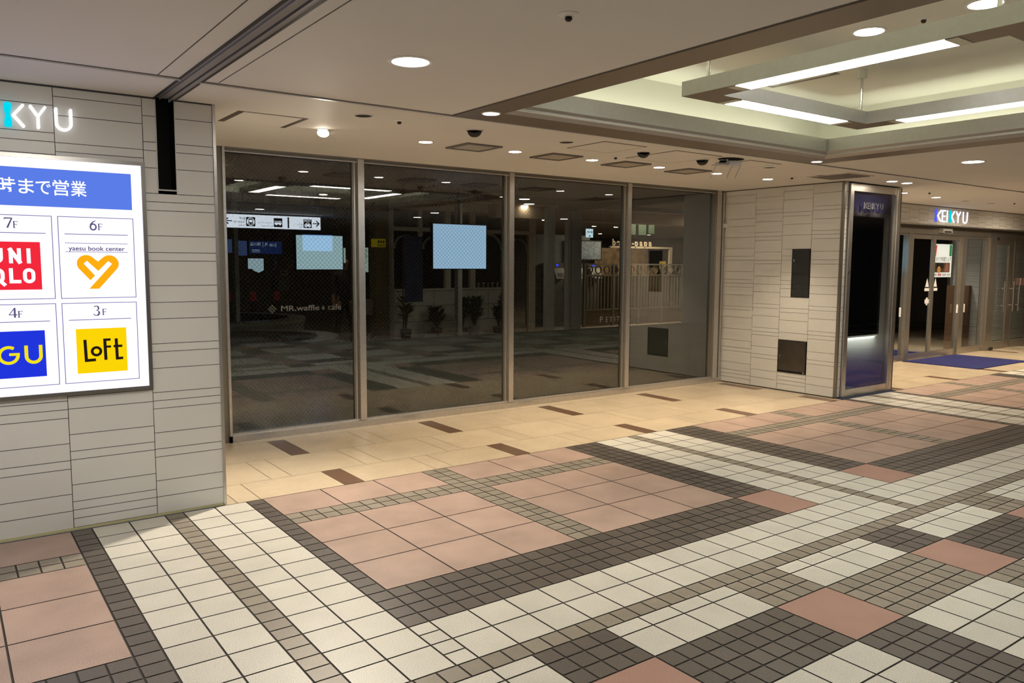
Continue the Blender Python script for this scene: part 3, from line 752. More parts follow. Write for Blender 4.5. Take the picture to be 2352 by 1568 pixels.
# ================================================================== CEILING FITTINGS
def downlight(name, label, cat, x, y, r, mat, z=CEIL, group=None, ringmat=WHITEP):
    t = thing(name, label, cat, (x, y, z-.006), group)
    b = MB(); b.lathe([(r*.90, z+.0), (r*.90, z-.005), (r, z-.006), (r*1.10, z-.002), (r*1.10, z)], (x, y, 0), 36); b.build('trim_ring', ringmat, t)
    b = MB(); n = 36
    b.face([(x+r*.905*math.cos(2*math.pi*k/n), y+r*.905*math.sin(2*math.pi*k/n), z-.0025) for k in range(n)][::-1]); b.build('lamp', mat, t)
    return t
g = 'large round downlights'
downlight('downlight', 'big lit round downlight in the ceiling left of the coffer', 'downlight', 1.900, 3.455, .100, LAMPW, group=g)
downlight('downlight', 'lit round downlight in the coffer recess, farther of the two there', 'downlight', 4.684, 2.752, .095, LAMPW, 2.985, group=g)
downlight('downlight', 'lit round downlight in the coffer recess cut by the top edge of the photo', 'downlight', 4.697, 2.093, .095, LAMPW, 2.985, group=g)
downlight('downlight', 'big lit round downlight in the ceiling right of the coffer', 'downlight', 7.835, 3.516, .100, LAMPW, group=g)
for x, y, d in ((-1.05, 3.45, 'added as fill over the passage left of the shutter slot'), (1.90, .50, 'behind the camera to the left of the coffer'), (7.83, .52, 'behind the coffer on its right side'), (-1.05, .5, 'over the passage left of the camera'),
                (4.84, -.67, 'in the first row beyond the coffer as mirrored in the shop window'), (5.95, -4.03, 'far back in the passage as mirrored in the shop window'), (11.0, 3.5, 'over the passage in front of the entrance'), (11.0, .6, 'over the passage opposite the entrance'), (1.3, -1.6, 'behind the camera'), (14.5, 3.5, 'over the passage right of the entrance'), (-1.05, 1.95, 'added as fill over the passage beside the camera on the left'), (.40, 1.95, 'added as fill just in front of the camera above the frame'), (.40, .3, 'added as fill right above the camera'), (-1.05, -1.2, 'added as fill behind the camera on the left'), (-2.6, 2.7, 'added as fill at the left end of the passage'), (-1.85, 3.1, 'added as fill, second from the left end of the passage'), (-1.85, 1.2, 'added as fill left of the camera, towards the far wall'), (-.35, 1.1, 'added as fill left above the camera'), (-.75, 2.75, 'added as fill before the left half of the directory sign'), (8.3, -1.0, 'opposite the pilaster')):
    downlight('downlight', 'lit round downlight ' + d, 'downlight', x, y, .095, LAMPW, group=g)  # left-hand ones out of view are added to brighten wall, floor and ceiling
g = 'small warm spotlights along the shop window'
ords = ('second', 'third', 'fourth', 'fifth', 'sixth', 'seventh')
def spot_beam(name, x, y, z, power, tgt, angle=1.5, blend=.8, col=(1.0, .81, .585)):
    l = bpy.data.lights.new(name, 'SPOT'); l.energy = power; l.spot_size = angle; l.spot_blend = blend; l.color = col; l.shadow_soft_size = .04
    o = bpy.data.objects.new(name, l); COL.objects.link(o); o.location = (x, y, z)
    o.rotation_euler = (Vector(tgt) - Vector((x, y, z))).to_track_quat('-Z', 'Y').to_euler()
    return o
for i, x in enumerate((3.22, 4.107, 4.993, 5.889, 6.760, 7.637)):
    downlight('spotlight', 'small lit ceiling spotlight, %s from the left in the row along the shop window' % ords[i], 'spotlight', x, 5.615, .060, LAMPS, group=g)
    spot_beam('spotlight_beam', x, 5.615, CEIL-.03, P_SPOT*(.35 if i == 0 else 1.0), (x+.05, 5.75, 0))
# first of the row: tilted eyeball, brightest
def eyeball(name, label, x, y, lit, tilt):
    t = thing(name, label, 'spotlight', (x, y, CEIL-.004), 'eyeball spotlights')
    b = MB(); b.lathe([(.060, CEIL), (.060, CEIL-.004), (.072, CEIL-.003), (.072, CEIL)], (x, y, 0), 32); b.build('trim_ring', WHITEP, t)
    R = Matrix.Rotation(tilt[1], 4, 'Z') @ Matrix.Rotation(tilt[0], 4, 'Y')
    b = MB(); prof = [(.042, -.034), (.050, -.022), (.054, -.004), (.052, .012)]; b.lathe(prof, (0,0,0), 28)
    b.v = [tuple(R @ Vector(v) + Vector((x, y, CEIL+.004))) for v in b.v]; b.build('barrel', NEARBLACK if not lit else WHITEP, t, smooth=True)
    b = MB(); b.lathe([(0, -.026), (.042, -.033)], (0,0,0), 28)
    b.v = [tuple(R @ Vector(v) + Vector((x, y, CEIL+.004))) for v in b.v]; b.build('lens', LAMPS if lit else pm('lens_facets', (.42,.40,.37), .25, .6), t)
eyeball('eyeball_spotlight', 'bright tilted eyeball spotlight, leftmost of the row along the shop window', 2.353, 5.60, True, (.62, 1.04))
spot_beam('spotlight_beam', 2.36, 5.58, CEIL-.07, P_SPOT*3.2, (1.15, 4.0, 0), 2.1, 1.0, (1.0, .88, .72))
g2 = 'unlit round ceiling fittings'
DKL = pm('unlit_lamp_well', (.018, .014, .012), .45)
for x, y, d in ((2.332, 4.881, 'unlit dark round downlight nearest the left end of the shop bay'), (4.113, 4.932, 'unlit dark round downlight just left of the two middle access hatches'), (6.745, 4.941, 'unlit dark round downlight right of the broken bracket with rods'), (7.752, 5.023, 'unlit dark round downlight beside the large grey vent'),
                (12.412, 5.646, 'unlit dark round downlight above the illuminated entrance letters'), (13.217, 5.631, 'unlit dark round downlight right of the entrance letters')):
    downlight('unlit_downlight', d, 'downlight', x, y, .062, DKL, group=g2)
for i, x in enumerate((-1.5, -.75, 0.0, .72)):
    eyeball('eyeball_spotlight', 'added fill eyeball spotlight aimed at the directory wall, number %s from the left' % ('one', 'two', 'three', 'four')[i], x, 2.25, True, (.7, -1.57))
    spot_beam('spotlight_beam', x, 2.28, CEIL-.07, P_SPOT*.36, (x, YW, 1.25), 1.05, 1.0, (1.0, .95, .88))  # wall washers out of view, added to brighten the left wall
eyeball('eyeball_spotlight', 'unlit black eyeball spotlight near the first square vent', 3.239, 4.932, False, (-.75, .9))
eyeball('eyeball_spotlight', 'unlit black eyeball spotlight between the two middle access hatches', 5.017, 4.973, False, (-.8, 1.0))
eyeball('eyeball_spotlight', 'unlit black eyeball spotlight left of the broken bracket with rods', 5.927-.12, 4.995, False, (-.8, .5))
g3 = 'small lit downlights near the pilaster'
for x, y, d in ((8.929, 4.877, 'small lit downlight in front of the pilaster, left one of the pair'), (9.247, 4.871, 'small lit downlight in front of the pilaster, right one of the pair'), (10.45, 5.551, 'small lit downlight half hidden behind the pilaster corner'), (11.481, 5.619, 'small lit downlight at the near side of the entrance')):
    downlight('spotlight', d, 'spotlight', x, y, .062, LAMPS, group=g3)
    spot_beam('spotlight_beam', x, y, CEIL-.03, P_SPOT*(.5 if x < 10 else 1.4), (x+.05, y+.1, 0), 2.3, 1.0)
for x in (13.6, 15.3):
    downlight('spotlight', 'small downlight added to light the entrance fascia, %s one' % ('left' if x < 14 else 'right'), 'spotlight', x, 4.9, .06, LAMPS, group=g3)
    spot_beam('spotlight_beam', x, 4.9, CEIL-.03, P_SPOT*2.4, (x, 6.1, 0), 2.4, 1.0)  # pair added out of view to brighten the fascia above the doors
downlight('spotlight', 'lit downlight in the left corner of the bronze coffer border', 'spotlight', 2.946, 4.292, .058, LAMPS, CEIL-.003, g3)
downlight('spotlight', 'lit downlight in the right corner of the bronze coffer border', 'spotlight', 6.691, 4.387, .050, LAMPS, CEIL-.003, g3)
spot_beam('spotlight_beam', 2.946, 4.292, CEIL-.03, 16, (3.0, 4.3, 0)); spot_beam('spotlight_beam', 6.691, 4.387, CEIL-.03, 16, (6.7, 4.4, 0))

def sensor(label, x, y, z=CEIL, k=1.0):
    t = thing('fire_detector', label, 'detector', (x, y, z-.03), 'small round ceiling detectors')
    b = MB(); b.lathe([(0, z-.010), (.022*k, z-.010), (.044*k, z-.002), (.044*k, z)], (x, y, 0), 24); b.build('base', WHITEP, t)
    b = MB(); b.lathe([(0, z-.028*k), (.009*k, z-.026*k), (.015*k, z-.019*k), (.012*k, z-.003)], (x, y, 0), 20); b.build('head', DKL, t, smooth=True)
for x, y, d in ((2.601, 4.893, 'small detector between the two dark fittings at the left of the shop bay'), (2.043, 2.446, 'small detector in the ceiling left of the coffer near the top edge'), (5.002, 5.306, 'small detector between the middle vents and hatches'), (7.659, 5.318, 'small detector left of the large grey vent'), (10.609, 5.281, 'small detector over the entrance bay, left one'), (13.299, 5.334, 'small detector over the entrance bay, right one')):
    sensor(d, x, y)
sensor('small detector in the coffer recess between the two round downlights', 4.691, 2.424, 2.985)

def vent(label, x, y, s=.345):
    t = thing('square_vent', label, 'ceiling vent', (x, y, CEIL-.01), 'square vents along the shop window'); h = s/2; f = .032
    b = MB()
    for a in ((x-h, x-h+f, y-h, y+h), (x+h-f, x+h, y-h, y+h), (x-h+f, x+h-f, y-h, y-h+f), (x-h+f, x+h-f, y+h-f, y+h)): b.box(*a, CEIL-.012, CEIL)
    b.build('frame', GRILLD, t)
    b = MB(); b.face([(x-h+f,y-h+f,CEIL-.001),(x-h+f,y+h-f,CEIL-.001),(x+h-f,y+h-f,CEIL-.001),(x+h-f,y-h+f,CEIL-.001)], 1)
    n = 9; w = s-2*f
    for k in range(n):
        yy = y-h+f + w*(k+.5)/n
        b.box(x-h+f, x+h-f, yy-.010, yy+.010, CEIL-.008, CEIL-.004, 0)
    b.build('grille', [GRILL, DKL], t)
for x, y, d in ((3.675, 5.605, 'square ceiling vent nearest the left end of the shop window'), (4.582, 5.635, 'second square ceiling vent from the left along the shop window'), (5.452, 5.638, 'third square ceiling vent from the left along the shop window'), (6.345, 5.645, 'square ceiling vent below the broken bracket, rightmost along the window')):
    vent(d, x, y)
t = thing('large_air_grille', 'large flat grey air grille in the ceiling near the pilaster', 'ceiling vent', (8.0, 4.95, CEIL))
b = MB(); b.box(7.77, 8.24, 4.70, 5.21, CEIL-.006, CEIL); b.build('frame', GRILL, t)
b = MB()
for k in range(10): b.box(7.80, 8.21, 4.735+.046*k, 4.765+.046*k, CEIL-.010, CEIL-.006)
b.build('grille', GRILLD, t)

def access(label, x0, x1, y0, y1, w=.014, wx=None, z=CEIL):
    wx = wx or w
    t = thing('access_hatch', label, 'ceiling hatch', ((x0+x1)/2, (y0+y1)/2, z-.003), 'access hatches in the shop bay ceiling')
    b = MB(); b.box(x0+wx, x1-wx, y0+w, y1-w, z-.003, z); b.build('panel', CEILM, t)
    b = MB()
    for a in ((x0, x0+wx, y0, y1), (x1-wx, x1, y0, y1), (x0+wx, x1-wx, y0, y0+w), (x0+wx, x1-wx, y1-w, y1)): b.box(*a, z-.0018, z)
    b.build('frame', CEILL, t)
access('rectangular access hatch with wide dark end gaps near the left end of the shop bay', 1.62, 2.09, 5.218, 5.675, .009, .040)
access('square access hatch in the shop bay ceiling, left of the largest hatch', 4.322, 4.797, 4.713, 5.180)
access('largest square access hatch in the middle of the shop bay ceiling', 5.142, 5.745, 4.706, 5.327)
access('square access hatch behind the broken bracket with rods', 6.147, 6.621, 4.713, 5.178)

br = thing('broken_ceiling_bracket', 'white metal bracket with three thin rods hanging from a hole in the shop bay ceiling', 'ceiling bracket', (5.90, 4.72, CEIL))
bx, by = 5.93, 4.80
b = MB(); n = 28; b.face([(bx+.02+.14*math.cos(2*math.pi*k/n), by-.02+.10*math.sin(2*math.pi*k/n), CEIL-.0025) for k in range(n)][::-1]); b.build('hole', BLACK, br)
ux, uy = .809, -.588     # across the view, the way the unit lies
def P3(a, d, z): return (bx + a*ux + d*.585, by + a*uy + d*.805, CEIL + z)
def pbox(mb, a0, a1, d0, d1, z0, z1):
    p = [P3(a, d, z) for z in (z0, z1) for a, d in ((a0,d0),(a1,d0),(a1,d1),(a0,d1))]
    for q in ((0,3,2,1),(4,5,6,7),(0,1,5,4),(1,2,6,5),(2,3,7,6),(3,0,4,7)): mb.face([p[i] for i in q])
WB = pm('bracket_white', (.62, .60, .58), .4, .2)
b = MB(); pbox(b, .0, .115, -.04, .05, -.062, -.02); pbox(b, .105, .122, -.03, .04, -.055, -.03); b.build('housing', WB, br)
b = MB(); pbox(b, -.11, .0, -.03, -.022, -.045, -.038); pbox(b, -.11, -.098, -.03, .03, -.062, -.03); pbox(b, -.02, -.005, -.03, .04, -.050, -.004); pbox(b, -.07, -.02, -.01, .03, -.012, -.004); pbox(b, -.10, .0, -.03, -.015, -.064, -.058); b.build('arm', WB, br)
b = MB(); pbox(b, -.075, -.022, -.018, .03, -.044, -.018); b.build('clamp', BLACK, br)
for a in (-.112, .035, .112):
    b = MB(); b.tube(P3(a, -.02, -.064), P3(a-.058, -.05, -.178), .0045, 8); b.build('rod', WB, br)

# ================================================================== ENTRANCE BAY
YF = 6.42
fb = MB()
zs1, zs2 = [2.228, 2.245, 2.318, 2.44, 2.522], [2.228, 2.285, 2.395, 2.46, 2.522]
x = 9.76; k = 0
while x < 21:
    wtile_y(fb, x, x+.285, zs1 if k % 2 else zs2, YF); x += .285; k += 1
fb.face([(9.741,YF+.002,2.222),(21,YF+.002,2.222),(21,YF+.002,2.53),(9.741,YF+.002,2.53)], 1)
fb.box(9.741, 21, YF+.002, 6.66, 2.222, 2.53, 1)
struct(fb.build('wall_back', [WTILE, WGROUT]))
b = MB(); b.box(9.741, 21, YF-.004, YF+.004, 2.518, 2.529); b.box(9.741, 21, YF-.006, YF+.01, 2.214, 2.224, 1); struct(b.build('trim_18', [pm('shadow_gap3', (.06,.055,.05), .6), STEEL]))
ke = thing('keikyu_entrance_letters', 'illuminated white KEIKYU letters with blue and cyan strokes above the entrance doors', 'sign', (13.67, YF, 2.38))
letters(ke, 13.10, 2.278, .196, .022, YF-.004, .010, {'letter': em('letter_face_entrance', (.88,.88,1.0), 1.25), 'bone_cyan': em('cyan_entrance', (0,.62,.70), 1.0), 'bone_blue': em('blue_entrance', (.10,.12,.85), 1.0)}, 1.28)

YD = 6.70
DSTEEL = pm('door_steel', (.44, .405, .35), .30, .85, .5, ((20, .05, 3),))
d1 = struct(empty('door_1', (13.75, YD, 0)))
b = MB(); b.box(12.0, 15.66, YD-.06, YD+.06, 2.09, 2.225); b.box(12.0, 15.66, YD-.08, YD-.06, 2.205, 2.222); b.build('header', DSTEEL, d1)
for x0, x1 in ((11.90, 12.02), (12.80, 12.952), (14.64, 14.80), (15.60, 15.67)):
    b = MB(); b.box(x0, x1, YD-.05, YD+.05, 0, 2.09); b.build('post', DSTEEL, d1)
b = MB(); b.box(12.02, 12.80, YD-.03, YD+.03, 0, .09); b.box(14.80, 15.60, YD-.03, YD+.03, 0, .115); b.box(14.80, 15.60, YD-.03, YD+.03, 2.06, 2.09); b.box(12.02, 12.80, YD-.03, YD+.03, 2.06, 2.09); b.build('side_frame', DSTEEL, d1)
for x0, x1 in ((12.02, 12.80), (14.80, 15.60)):
    b = MB(); b.face([(x0,YD,.09),(x1,YD,.09),(x1,YD,2.06),(x0,YD,2.06)]); b.build('side_pane', DPANE, d1)
for x0, x1, y in ((12.96, 13.70, YD), (13.70, 14.64, YD+.0)):
    x0 += .0; 
    lf = empty('door_leaf', ((x0+x1)/2, y, 0)); lf.parent = d1; lf.location = ((x0+x1)/2-13.75, 0, 0)
    bpy.context.view_layer.update()
    def leafpart(mb, nm, mt):
        o = mb.build(nm, mt); o.parent = lf; o.matrix_parent_inverse = Matrix.Translation((-(x0+x1)/2, -YD, 0)); return o
    b = MB(); b.box(x0, x0+.045, y-.02, y+.02, 0.012, 2.09); b.box(x1-.05, x1, y-.02, y+.02, .012, 2.09); b.box(x0+.045, x1-.05, y-.019, y+.019, .012, .10); b.box(x0+.045, x1-.05, y-.019, y+.019, 2.01, 2.09)
    leafpart(b, 'frame', DSTEEL)
    b = MB(); b.face([(x0+.045,y,.10),(x1-.05,y,.10),(x1-.05,y,2.01),(x0+.045,y,2.01)]); leafpart(b, 'pane', DPANE)
    # arrow stickers and the small white plate on the glass
WST = pm('white_sticker', (.62,.62,.60), .6)
st = thing('door_arrow_stickers', 'pair of pale triangle stickers on the glass of the sliding doors', 'sticker', (13.68, YD-.022, 1.25))
for x in (13.55, 13.83):
    sign_part('triangle', [[(x-.06, 1.21), (x+.06, 1.21), (x, 1.36)]], WST, YD-.002, 0, st); sign_part('bar', [rect(x-.08, x+.08, 1.14, 1.19)], WST, YD-.002, 0, st)
b = MB(); b.prism([(13.50,.93),(13.54,.93),(13.54,.90),(13.595,.90),(13.595,.93),(13.64,.93),(13.64,1.0),(13.595,1.0),(13.595,1.03),(13.54,1.03),(13.54,1.0),(13.50,1.0)], 'y', YD-.003, YD-.001); tag(b.build('push_plate', WST), 'white cross shaped plate on the left sliding door glass', 'sticker')
for x, d in ((12.62, 'left of the sliding doors'), (14.55, 'on the right sliding door'), (14.90, 'right of the sliding doors')):
    b = MB(); b.box(x-.03, x+.03, YD-.055 if x != 14.9 else YD-.012, YD-.05 if x != 14.9 else YD-.008, .74, .89); tag(b.build('touch_plate', WST), 'small pale notice plate ' + d, 'plate', 'pale plates on the entrance doors')
b = MB(); b.box(13.74, 14.06, YD-.13, YD-.06, 2.12, 2.20); sn = b.build('door_sensor', pm('sensor_grey', (.5,.5,.47), .4)); tag(sn, 'grey box sensor on the header above the sliding doors', 'sensor')
b = MB(); b.box(13.78, 14.02, YD-.135, YD-.13, 2.125, 2.15); sl = b.build('sensor_eye', NEARBLACK, sn)
# right hand swing doors
d2 = struct(empty('door_2', (16.3, YD-.02, 0)))
b = MB(); b.box(15.67, 15.93, YD-.07, YD+.05, 0, 2.225); b.box(15.93, 20, YD-.05, YD+.05, 2.10, 2.225); b.build('frame', DSTEEL, d2)
for x0, x1 in ((15.93, 16.76), (16.80, 17.66), (17.70, 18.6)):
    b = MB(); b.box(x0, x0+.06, YD-.03, YD+.01, 0.01, 2.10); b.box(x1-.20 if x0 < 16 else x1-.10, x1, YD-.03, YD+.01, .01, 2.10); xr_ = x1-.20 if x0 < 16 else x1-.10; b.box(x0+.06, xr_, YD-.029, YD+.009, .01, .13); b.box(x0+.06, xr_, YD-.029, YD+.009, 1.96, 2.10)
    lf = b.build('door_leaf', DSTEEL, d2)
    b = MB(); b.face([(x0+.06,YD-.01,.13),(x1-.1,YD-.01,.13),(x1-.1,YD-.01,1.96),(x0+.06,YD-.01,1.96)]); p = b.build('pane', DPANE); p.parent = lf; p.matrix_parent_inverse = Matrix.Translation((-16.3, -(YD-.02), 0)).inverted() @ Matrix.Translation((-16.3, -(YD-.02), 0))
for x in (16.34, 16.74, 16.98):
    b = MB(); b.tube((x, YD-.075, .70), (x, YD-.075, 1.28), .013, 10); b.tube((x, YD-.075, .82), (x, YD-.03, .82), .009, 8); b.tube((x, YD-.075, 1.14), (x, YD-.03, 1.14), .009, 8); b.build('handle', DSTEEL, d2)
b = MB(); b.box(15.86, 15.98, YD-.09, YD-.04, 0, .05); b.build('floor_hinge', NEARBLACK, d2)
b = MB(); b.box(15.92, 15.99, YD-.08, YD-.03, 2.05, 2.09); b.build('top_hinge', NEARBLACK, d2)
# lobby behind the doors
lw = MB()
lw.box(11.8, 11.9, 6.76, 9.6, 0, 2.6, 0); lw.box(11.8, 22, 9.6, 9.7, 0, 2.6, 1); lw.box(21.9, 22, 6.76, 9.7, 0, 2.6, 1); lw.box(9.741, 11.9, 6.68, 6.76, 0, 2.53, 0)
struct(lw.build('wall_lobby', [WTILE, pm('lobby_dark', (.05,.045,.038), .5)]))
b = MB()
for i in range(7):
    y = 6.80 + .4*i
    for a, c in zip(R2, R2[1:]):
        pass
wt = MB(); xx = 15.75
wtile_x(wt, 6.82, 7.06, R1, xx); wtile_x(wt, 7.06, 7.30, R2, xx)
wt.box(xx+.002, xx+.1, 6.82, 7.3, 0, 2.5, 1)
x = xx+.1
while x < 20: wtile_y(wt, x, x+.45, R2 if int(x*10) % 2 else R4, 7.40); x += .45
wt.box(xx+.1, 20.5, 7.403, 7.45, 0, 2.5, 1)
struct(wt.build('wall_lobby_tiles', [WTILE, WGROUT]))
b = MB(); b.face([(11.9,6.75,0.0),(21.9,6.75,0),(21.9,9.6,0),(11.9,9.6,0)]); struct(b.build('floor_lobby', STONE))
b = MB(); b.face([(11.9,6.75,2.5),(11.9,9.6,2.5),(21.9,9.6,2.5),(21.9,6.75,2.5)]); struct(b.build('ceiling_lobby', CEILM))
downlight('downlight', 'lit downlight inside the entrance lobby behind the sliding doors', 'downlight', 13.4, 7.15, .15, LAMPW, 2.5, 'lobby downlights')
downlight('downlight', 'lit downlight inside the lobby behind the swing doors', 'downlight', 17.2, 7.3, .12, LAMPW, 2.5, 'lobby downlights')
b = MB(); b.box(15.42, 15.74, 6.95, 7.25, 0, 1.2); tag(b.build('lobby_tile_block', pm('reddish_tile_brown', (.16,.085,.045), .45)), 'low reddish wall tile stood in by a brown cabinet inside the lobby behind the right sliding door', 'block')  # block standing in for reddish tile of the lobby wall
for x in (13.3, 14.6, 17.0): spot_beam('spotlight_beam', x, 7.3, 2.46, P_SPOT*.9, (x, 7.3, 0), 2.0, 1.0, (1, .9, .76))  # beams without fittings, added to brighten the lobby floor
# mats
b = MB(); b.box(12.74, 14.52, 5.46, 6.62, .0, .012); tag(b.build('entrance_mat', MATBL), 'dark blue carpet mat on the beige floor outside the sliding doors', 'mat')
b = MB(); b.box(12.2, 14.3, 6.82, 7.9, .0, .012); tag(b.build('lobby_mat', MATBL), 'blue carpet mat inside the lobby behind the sliding doors', 'mat')
# poster hanging behind the glass
po = thing('hanging_poster', 'white lit poster with red and green corners behind the right sliding door glass', 'poster', (14.11, YD+.04, 1.37))
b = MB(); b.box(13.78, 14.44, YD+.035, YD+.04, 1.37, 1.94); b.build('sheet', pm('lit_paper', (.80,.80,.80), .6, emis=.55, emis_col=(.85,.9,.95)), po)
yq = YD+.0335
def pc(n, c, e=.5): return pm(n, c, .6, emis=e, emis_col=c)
sign_part('red_band', [[(13.79,1.735),(13.87,1.735),(13.90,1.915),(13.82,1.915)]], pc('poster_red', (.5,.03,.03)), yq, 0, po)
sign_part('green_band', [rect(14.34, 14.43, 1.735, 1.93)], pc('poster_green', (.02,.25,.09)), yq, 0, po)
text_mesh('イタリア料理フェア', .085, pc('poster_ink', (.03,.03,.03), .05), 'title', (14.11, yq, 1.675), '-y', po, width=.60)
sign_part('food_photo', [rect(13.82, 14.38, 1.455, 1.62)], pc('poster_photo', (.10,.045,.03), .3), yq, 0, po)
sign_part('dark_pan', [rect(13.90, 14.16, 1.52, 1.62)], pc('poster_pan', (.012,.01,.01), .1), yq-.0005, 0, po)
sign_part('bun', [arc(14.00, 1.50, .06, 0, 360, 16)[:-1]], pc('poster_bun', (.55,.28,.06), .5), yq-.0008, 0, po)
sign_part('ham', [[(14.18,1.47),(14.35,1.47),(14.33,1.60),(14.24,1.61)]], pc('poster_ham', (.30,.11,.07), .4), yq-.0008, 0, po)
for x, c in ((13.86, (.5,.5,.5)), (14.03, (.75,.2,.25)), (14.20, (.5,.5,.5)), (14.36, (.5,.5,.5))):
    sign_part('small_print', [rect(x-.06, x+.06, 1.395, 1.43)], pc('poster_small_%d' % int(x*100), c, .4), yq, 0, po)
sc_ = thing('lobby_screen', 'bright pale blue screen inside the lobby left of the sliding doors', 'screen', (12.45, YD+.3, 1.5))
b = MB(); b.box(12.05, 12.90, YD+.30, YD+.34, 1.46, 2.0); b.build('housing', NEARBLACK, sc_)
sign_part('display', [rect(12.07, 12.88, 1.48, 1.98)], em('screen_blue_lobby', (.36, .68, 1.0), .95), YD+.299, 0, sc_)
nb = thing('notice_stickers', 'row of small red and green notice stickers on the far right swing door', 'sticker', (17.3, YD-.03, 1.2))
for i, (x, c) in enumerate(((16.98,(.35,.16,.14)),(17.12,(.5,.46,.44)),(17.24,(.36,.14,.12)),(17.42,(.08,.24,.19)))):
    sign_part('notice', [rect(x-.04, x+.04, 1.20, 1.34)], pm('notice_%d' % i, c, .6), YD-.034, 0, nb)

# ================================================================== SETTING BEHIND THE CAMERA (mirrored in the window)
b = MB(); b.box(-4, 24, -9.1, -9.0, 0, 2.6); struct(b.build('wall_far', pm('dark_concourse_wall', (.05,.047,.045), .6)))
b = MB(); b.box(-4.1, -4.0, -9, 5.2, 0, 2.6); struct(b.build('wall_passage_left', pm('concourse_wall', (.18,.17,.16), .6)))
b = MB(); b.box(22.0, 22.1, -9, 6.7, 0, 2.6); struct(b.build('wall_passage_right', pm('concourse_wall2', (.30,.28,.25), .6)))
hs = thing('hanging_direction_sign', 'white lit hanging sign with train, bus and taxi symbols mirrored in the window', 'sign', (5.555, -2.03, 2.50))
HSX0, HSX1, HSZ0, HSZ1, HY = 4.558, 6.553, 2.236, 2.498, -2.0
b = MB(); b.box(HSX0-.012, HSX1+.012, HY-.09, HY-.004, HSZ0-.012, HSZ1+.012); b.build('housing', TRIMD, hs)
def hp(nm, polys, mat, off=.001): 
    b = MB()
    for p in polys: b.face([(u, HY+off, w_) for u, w_ in reversed(p)])
    return b.build(nm, mat, hs)
hp('light_panel', [rect(HSX0, HSX1, HSZ0, HSZ1)], em('sign_bluewhite', (.80,.90,1.0), 5.5), 0)
INK = pm('sign_ink', (.008,.010,.018), .5); WIN = em('sign_bluewhite2', (.80,.90,1.0), 5.5)
hp('arrow', stroke([(4.734, 2.366), (4.595, 2.366)], .020) + stroke([(4.662, 2.425), (4.592, 2.366), (4.662, 2.307)], .022), INK)
hp('arrow', stroke([(6.389, 2.366), (6.520, 2.366)], .020) + stroke([(6.458, 2.425), (6.522, 2.366), (6.458, 2.307)], .022), INK)
hp('bar', [rect(5.848, 5.880, 2.258, 2.475)], INK)
for x0, x1 in ((5.008, 5.188), (5.562, 5.739), (6.186, 6.359)): hp('pictogram', [rect(x0, x1, 2.272, 2.450)], INK)
cx = 5.098
hp('pictogram_train', [arc(cx, 2.361, .077, 0, 360, 28)[:-1]], WIN, .0018)
hp('pictogram_train', [[(cx-.045,2.300),(cx+.045,2.300),(cx+.045,2.405),(cx+.03,2.423),(cx-.03,2.423),(cx-.045,2.405)]], INK, .0026)
hp('pictogram_train', [rect(cx-.034, cx+.034, 2.350, 2.398)] + stroke([(cx-.035,2.285),(cx-.02,2.30)], .008) + stroke([(cx+.035,2.285),(cx+.02,2.30)], .008) + [arc(cx-.024, 2.322, .009, 0, 360, 10)[:-1], arc(cx+.024, 2.322, .009, 0, 360, 10)[:-1]], WIN, .0034)
hp('pictogram_bus', [rect(5.578, 5.722, 2.325, 2.395), arc(5.612, 2.322, .016, 0, 360, 12)[:-1], arc(5.690, 2.322, .016, 0, 360, 12)[:-1]], WIN, .0018)
hp('pictogram_bus', [rect(5.585+.028*k, 5.605+.028*k, 2.362, 2.386) for k in range(5)], INK, .0026)
hp('pictogram_taxi', [[(6.205,2.302),(6.340,2.302),(6.340,2.340),(6.318,2.352),(6.300,2.380),(6.245,2.380),(6.227,2.352),(6.205,2.340)], rect(6.222,6.245,2.286,2.304), rect(6.300,6.323,2.286,2.304)], WIN, .0018)
hp('pictogram_taxi', [[(6.242,2.352),(6.303,2.352),(6.292,2.372),(6.253,2.372)], rect(6.218,6.238,2.318,2.330), rect(6.307,6.327,2.318,2.330)], INK, .0026)
text_mesh('TAXI', .055, WIN, 'word', (6.2725, HY+.0019, 2.418), '+y', hs, bold=.001, width=.14)
for body, x, z, s_, w_ in (('B1F', 4.935, 2.420, .066, .115), ('市営地下鉄', 4.872, 2.347, .045, .22), ('Subway', 4.925, 2.288, .040, .13), ('バスターミナル', 5.387, 2.347, .045, .30), ('Bus Terminal', 5.430, 2.288, .042, .23), ('タクシー', 6.082, 2.335, .045, .165), ('Taxi', 6.130, 2.285, .040, .07)):
    text_mesh(body, s_, INK, 'word', (x, HY+.0012, z), '+y', hs, width=w_)
for x in (4.9, 6.2):
    b = MB(); b.tube((x, HY-.05, HSZ1+.01), (x, HY-.05, CEIL), .012); b.build('hanger', TRIMD, hs)

av = thing('advert_screen', 'lit blue advert screen behind the camera mirrored within the teal screen of the first pane', 'screen', (6.73, -2.65, 1.98))
b = MB(); b.box(6.37, 7.09, -2.70, -2.61, 1.79, 2.18); b.build('housing', BLACK, av)
b = MB(); b.face([(7.07,-2.60,1.81),(6.39,-2.60,1.81),(6.39,-2.60,2.16),(7.07,-2.60,2.16)]); b.build('display', em('advert_blue', (.20, .45, 1.0), 2.6), av)
b = MB(); b.tube((6.73, -2.66, 2.17), (6.73, -2.66, CEIL), .02); b.build('hanger', BLACK, av)

